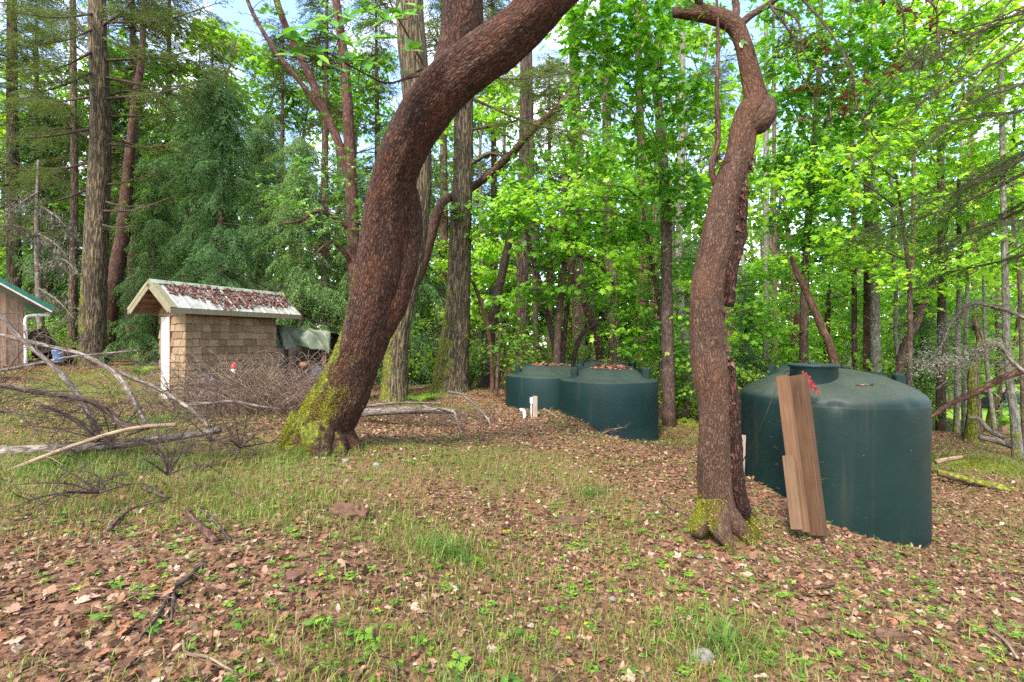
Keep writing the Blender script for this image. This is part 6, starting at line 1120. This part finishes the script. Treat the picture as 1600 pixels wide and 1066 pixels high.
pos = np.stack([x, y, z+.004+.02*r.random(n)], 1); X = r.normal(size=(n, 3))*A(1, 1, .25); Z = r.normal(size=(n, 3))*.45+A(0, 0, 1); kind = r.random(n); near = y < 6.5
g = Geo()
for sel, tm, s0, s1 in (((kind < .42) & (y < 4.), MAPLE_DRY, .025, .055), ((kind < .42) & near & (y >= 4.), LOBE3, .03, .055), ((kind >= .42) & near, LITTLE, .024, .045), ((kind >= .42) & ~near, DIAM, .028, .05), ((kind < .42) & ~near, DIAM, .036, .06)):
    m = int(sel.sum()); g.add(*place(*tm, pos[sel], X[sel], Z[sel], s0+s1*r.random(m)**2))
o = obj('leaf_litter', g, 'dry_leaf', None, None, False); tag(o, 'dry brown fallen leaves covering the forest floor', 'leaf litter', kind='stuff')
# the largest fallen leaves, one by one, part of the ground
LM = []
for tm, nm in ((maple_tmpl(.5), 'a'), (maple_tmpl(.9), 'b'), (maple_tmpl(.2), 'c'), (oval_tmpl(.22, .3), 'd')):
    g = Geo(); g.add(*tm); m_ = g.mesh('fallen_leaf', False); LM.append(m_)
leafmat('dry_leaf_single', [(0., (.3, .17, .1)), (1., (.3, .17, .1))], .12, 1.2, .6, .35, 0)
b = NB('dry_leaf_single'); oi = b.n('ShaderNodeObjectInfo'); vn = b.noise(b.coords(), 9., 5)
cc = b.ramp(oi.outputs['Random'], [(0., (.09, .036, .02)), (.3, (.19, .085, .048)), (.5, (.30, .11, .045)), (.75, (.33, .18, .11)), (.95, (.42, .26, .17)), (1., (.48, .36, .26))])
b.out(b.bsdf(b.mix(b.maprange(vn, .4, .65, 0., .5), cc, (.12, .07, .05)), .6, .35, b.bump(vn, .4, .01)))
for m_ in LM: m_.materials.clear(); m_.materials.append(M['dry_leaf_single'])
r = RNG(703); x, y = floor_pts(r, 1200, 1.9, 5.2, .3, 1.05); gm = green_mask(x, y); o_ = np.argsort(gm+.5*r.random(len(x))); c = 0
for i in o_[:280]:
    l = bpy.data.objects.new('fallen_leaf', LM[r.integers(4)]); C.objects.link(l); l.parent = ground; l.location = (x[i], y[i], float(gh(A(x[i]), A(y[i]))[0])+.028); l.rotation_euler = (.35*r.normal(), .35*r.normal(), r.random()*6.28); s = .06+.05*r.random(); l.scale = (s, s, s)

# fine twigs
r = RNG(705); x, y = floor_pts(r, 2600, 1.8, 14); g = Geo()
for a, b_ in zip(x, y):
    an = r.random()*6.283; L = .06+.25*r.random()**2; z_ = float(gh(A(a), A(b_))[0]); c_ = A(a, b_, z_+.025); d = A(math.cos(an), math.sin(an), .15*r.normal()); addtube(g, np.array([c_-d*L, c_+r.normal(size=3)*.012, c_+d*L]), [.0028, .0022, .001], 3, cap=False)
tag(obj('twig_litter', g, 'brush_twig'), 'fine dead twigs scattered through the leaf litter', 'twigs', kind='stuff')

# grass
r = RNG(707); x, y = floor_pts(r, 320000, 1.5, 16, .25); gm = green_mask(x, y); k = r.random(len(x)) < np.clip(.44+1.8*gm, .09, 1); x, y, gm = x[k], y[k], gm[k]; n = len(x); z = gh(x, y)
h = (.03+.07*r.random(n)+.11*np.clip(gm, 0, .6)*r.random(n)); a = r.random(n)*6.283; lean = .3+.9*r.random(n); dx, dy = np.cos(a), np.sin(a); w = .0016+.0016*r.random(n)+.0006*y*.25
b0 = np.stack([x, y, z-.005], 1); m1 = b0+np.stack([dx*h*lean*.35, dy*h*lean*.35, h*.62], 1); e1 = b0+np.stack([dx*h*lean, dy*h*lean, h*(1-.25*lean)], 1); sv = np.stack([-dy, dx, 0*dx], 1)*w[:, None]
g = Geo(); nr = y < 5.5; nn_ = int(nr.sum()); V = np.stack([b0-sv, b0+sv, m1+sv*.8, m1-sv*.8, e1], 1)[nr].reshape(-1, 3); g.add(V, (np.array([[0, 1, 2], [0, 2, 3], [3, 2, 4]])[None]+(np.arange(nn_)*5)[:, None, None]).reshape(-1, 3))
V = np.stack([b0-sv, b0+sv, e1], 1)[~nr].reshape(-1, 3); g.add(V, np.arange(len(V)).reshape(-1, 3))
tag(obj('grass', g, 'grass_blade', None, None, False), 'thin green and straw coloured grass growing through the litter', 'grass', kind='stuff')
# tufts at the feet of the trees
r = RNG(709); x, y = [], []
for cx, cy, rr, n in ((bb[0], bb[1]-.35, .5, 700), (bb[0]+.3, bb[1]-.3, .35, 300), (-.55, 4.35, .28, 500), (1.35, 3.25, .3, 380), (-.2, 2.45, .2, 160), (-4.2, 6.0, .8, 900), (-5.2, 5.8, .8, 900), (-6.0, 8.6, 1.2, 900), (.95, 6.3, .3, 250), (10, 9.6, 1.4, 1200)):
    a = r.random(n)*6.283; q = rr*np.abs(r.normal(size=n))*.8; x.append(cx+np.cos(a)*q); y.append(cy+np.sin(a)*q)
x, y = np.concatenate(x), np.concatenate(y); n = len(x); z = gh(x, y); h = .07+.14*r.random(n)**1.5; a = r.random(n)*6.283; lean = .3+1.1*r.random(n); dx, dy = np.cos(a), np.sin(a); w = .0022+.002*r.random(n)
b0 = np.stack([x, y, z-.005], 1); m1 = b0+np.stack([dx*h*lean*.35, dy*h*lean*.35, h*.62], 1); e1 = b0+np.stack([dx*h*lean, dy*h*lean, h*(1-.25*lean)], 1); sv = np.stack([-dy, dx, 0*dx], 1)*w[:, None]
V = np.stack([b0-sv, b0+sv, m1+sv*.8, m1-sv*.8, e1], 1).reshape(-1, 3); F = (np.array([[0, 1, 2], [0, 2, 3], [3, 2, 4]])[None]+(np.arange(n)*5)[:, None, None]).reshape(-1, 3); g = Geo(); g.add(V, F)
leafmat('tuft_blade', [(0., (.05, .12, .018)), (.6, (.11, .21, .03)), (.85, (.2, .26, .05)), (1., (.34, .28, .12))], .35, 1.4, .5, .3, 0)
tag(obj('grass', g, 'tuft_blade', None, None, False), 'taller green grass tufts round tree feet and in patches', 'grass', kind='stuff')

# seedlings
SD = []
for s in range(4):
    r = RNG(720+s); g = Geo(); k = 3+s % 3; a = np.arange(k)*6.283/k+r.random(); hh = .05
    addtube(g, np.array([[0, 0, -.02], [.004, 0, hh*.6], [0, 0, hh]]), .002, 4, cap=False)
    p = np.stack([np.cos(a)*.012, np.sin(a)*.012, np.full(k, hh)], 1); g.add(*place(*(MAPLE if s % 2 else LOBE3), p, np.stack([np.cos(a), np.sin(a), .05+.2*r.normal(size=k)], 1), np.stack([.15*r.normal(size=k), .15*r.normal(size=k), np.ones(k)], 1), .055+.025*r.random(k)))
    m_ = g.mesh('maple_seedling', False); m_.materials.append(M['seedling_leaf']); SD.append((m_, g))
SDF = []
for s in range(4):      # the same sprouts without stems, for the far ones
    gs = Geo(); q = SD[s][1]; kk = 3+s % 3; a = np.arange(kk)*6.283/kk+s; gs.add(*place(*LOBE3, np.stack([np.cos(a)*.012, np.sin(a)*.012, np.full(kk, .045)], 1), np.stack([np.cos(a), np.sin(a), .1+0*a], 1), np.stack([.1*np.sin(a*3), .1*np.cos(a*5), 1+0*a], 1), np.full(kk, .065))); SDF.append(gs)
r = RNG(731); x, y = floor_pts(r, 17000, 1.8, 12, .5)
sm = 1.2*fbm(np.stack([x*.9, y*.9, x*0+21], -1), 3)+.25*np.exp(-((x-1.6)/2.2)**2-((y-3.8)/1.8)**2)+.1
k = r.random(len(x)) < np.clip(.07+1.3*sm, 0, 1); x, y = x[k], y[k]; o_ = np.argsort(y); x, y = x[o_], y[o_]
for i in range(min(260, len(x))):
    o = bpy.data.objects.new('maple_seedling', SD[r.integers(4)][0]); C.objects.link(o); o.location = (x[i], y[i], float(gh(A(x[i]), A(y[i]))[0])); o.rotation_euler = (.2*r.normal(), .2*r.normal(), r.random()*6.28); s = .4+.55*r.random()**1.5; o.scale = (s, s, s*(.6+.6*r.random()))
    px_ = 800+FPX*x[i]/y[i]; wh = ('in the lower left corner' if px_ < 330 else 'left of the bottom middle' if px_ < 660 else 'at the bottom middle' if px_ < 960 else 'below the curving arbutus' if px_ < 1240 else 'below the domed tank' if px_ < 1450 else 'in the lower right corner')
    tag(o, 'tiny bright green seedling in the leaf litter '+wh, 'seedling', 'seedlings '+wh)
g = Geo()
for i in range(260, len(x)):
    gs = SDF[r.integers(4)]; V = np.concatenate(gs.V); s = .28+.5*r.random()**1.5; Rz = rotz(r.random()*6.28)*s; n0 = g.n; g.V.append(V@Rz.T+A(x[i], y[i], float(gh(A(x[i]), A(y[i]))[0]))); g.n += len(V)
    g.T += [f+n0 for f in gs.T]; g.Q += [f+n0 for f in gs.Q]
tag(obj('low_plants', g, 'seedling_leaf', None, None, False), 'low light green sprouts scattered over the farther forest floor', 'ground cover', kind='stuff')

# sticks, bark and stones one can pick out
def stick(name, label, rows, w0, w1, mat, seed, cat='stick', amp=.15):
    pts = []
    for (px, d, dz) in rows: q = G(px, d); q[2] += dz; pts.append(q)
    pts = np.array(pts); g = Geo(); addtube(g, pts, np.linspace(w0, w1, len(pts)), 8, n=30, amp=amp, freq=12, seed=seed); return tag(obj(name, g, mat, None, pts[0]), label, cat)
def gy_(px, py):      # depth at which the ground shows at that pixel
    d = 4.
    for _ in range(25): d = .5*d+.5*(EYE-G(px, d)[2])*FPX/(py-533)
    return d
def stickp(name, label, rows, w0, w1, mat, seed, cat='stick', lift=.03, amp=.15): return stick(name, label, [(px, gy_(px, py), lift) for px, py in rows], w0, w1, mat, seed, cat, amp)
stickp('stick', 'long reddish brown stick lying in the lower left litter', [(316, 886), (295, 910), (268, 930), (250, 965), (218, 1008)], .018, .008, 'dead_dark', 1); stickp('stick', 'short brown side fork of the long reddish stick', [(272, 932), (270, 955), (268, 978)], .012, .007, 'dead_dark', 2)
stickp('stick', 'dark bent stick on the grass at the left', [(170, 838), (190, 815), (215, 800), (258, 790)], .016, .009, 'dead_dark', 3, lift=.05); stickp('stick', 'black stub of branch crossing the bent stick', [(225, 772), (245, 780), (262, 788)], .016, .014, 'dead_dark', 4, lift=.06)
stickp('stick', 'thick reddish brown stick end at left centre', [(290, 805), (310, 825), (338, 852)], .024, .028, 'arbutus_red', 5); stickp('stick', 'thin stick parallel to the thick reddish stick', [(315, 803), (335, 820), (360, 850)], .012, .01, 'dead_dark', 6)
stickp('stick', 'curved pale root lying at the bottom left', [(286, 1010), (292, 1030), (325, 1036), (365, 1060)], .008, .006, 'dead_pale', 7, 'root'); stickp('stick', 'tan dead stick below the dark twig tangle', [(300, 740), (325, 733), (352, 729)], .03, .035, 'arbutus_red', 8)
stickp('stick', 'red brown stick in the litter right of centre', [(1262, 924), (1280, 923), (1302, 919)], .014, .016, 'arbutus_red', 9); stickp('stick', 'pale stick at the lower right edge', [(1545, 990), (1570, 1008), (1590, 1036)], .010, .008, 'dead_pale', 10)
stickp('stick', 'thin pale twig at the lower right of centre', [(1035, 1005), (1060, 1025), (1075, 1050)], .007, .004, 'dead_pale', 11); stickp('stick', 'slim dark stick lying left of the curving arbutus foot', [(1032, 784), (1050, 800), (1072, 808), (1090, 818)], .009, .006, 'dead_dark', 12); stickp('stick', 'fork of dark twig on the leaves at centre right', [(985, 765), (1000, 780), (1010, 795)], .007, .004, 'dead_dark', 13)
def chunk(px, py, rad, mat, name, label, cat, seed, amp=.35, rz=0.): 
    o = lump(name, G(px, gy_(px, py))+A(0, 0, rad[2]*.3), rad, mat, label, cat, seed, amp=amp*1.6, fq=2.6); o.rotation_euler.z = rz; return o
chunk(545, 808, (.20, .10, .09), 'bark_chunk', 'bark_chunk', 'weathered slab of old wood in the grass left of centre', 'wood chunk', 31, .45, -.2); chunk(895, 818, (.19, .07, .055), 'bark_chunk', 'bark_chunk', 'low dark rotten wood lump right of centre', 'wood chunk', 32, .45, .1); chunk(1390, 1000, (.10, .06, .05), 'bark_chunk', 'bark_chunk', 'mossy bit of wood in the lower right litter', 'wood chunk', 33, .35)
for i, (px, py, s, lab) in enumerate(((588, 728, .045, 'white stone on the ground right of the leaning arbutus foot'), (957, 938, .028, 'small white pebble at centre right'), (918, 860, .025, 'small pale pebble left of the white pebble'), (336, 806, .022, 'tiny white pebble beside the reddish stick'), (558, 697, .05, 'pale stone against the foot of the leaning arbutus'), (613, 682, .04, 'pale round stone behind the white stone'), (540, 722, .05, 'dull tan stone close to the leaning trunk foot'), (1094, 872, .025, 'white fleck of stone below the curving arbutus'), (1098, 1030, .06, 'dull grey stone half buried at the bottom right of centre'))):
    chunk(px, py, (s*1.2, s, s*.7), 'stone', 'stone', lab, 'stone', 40+i, .2)
# a dark covered shape beyond the bright lawn at the far right edge
c_ = P(1568, 640, 29); cs = thing('parked_trailer', c_, 'dark blue grey boxy shape beyond the bright lawn', 'trailer'); g = Geo(); g.box((0, 0, 0), (2.4, 1.6, 1.2)); g.box((.2, 0, .75), (1.6, 1.5, .32)); obj('body', g, 'car_dark', cs, smooth=False)
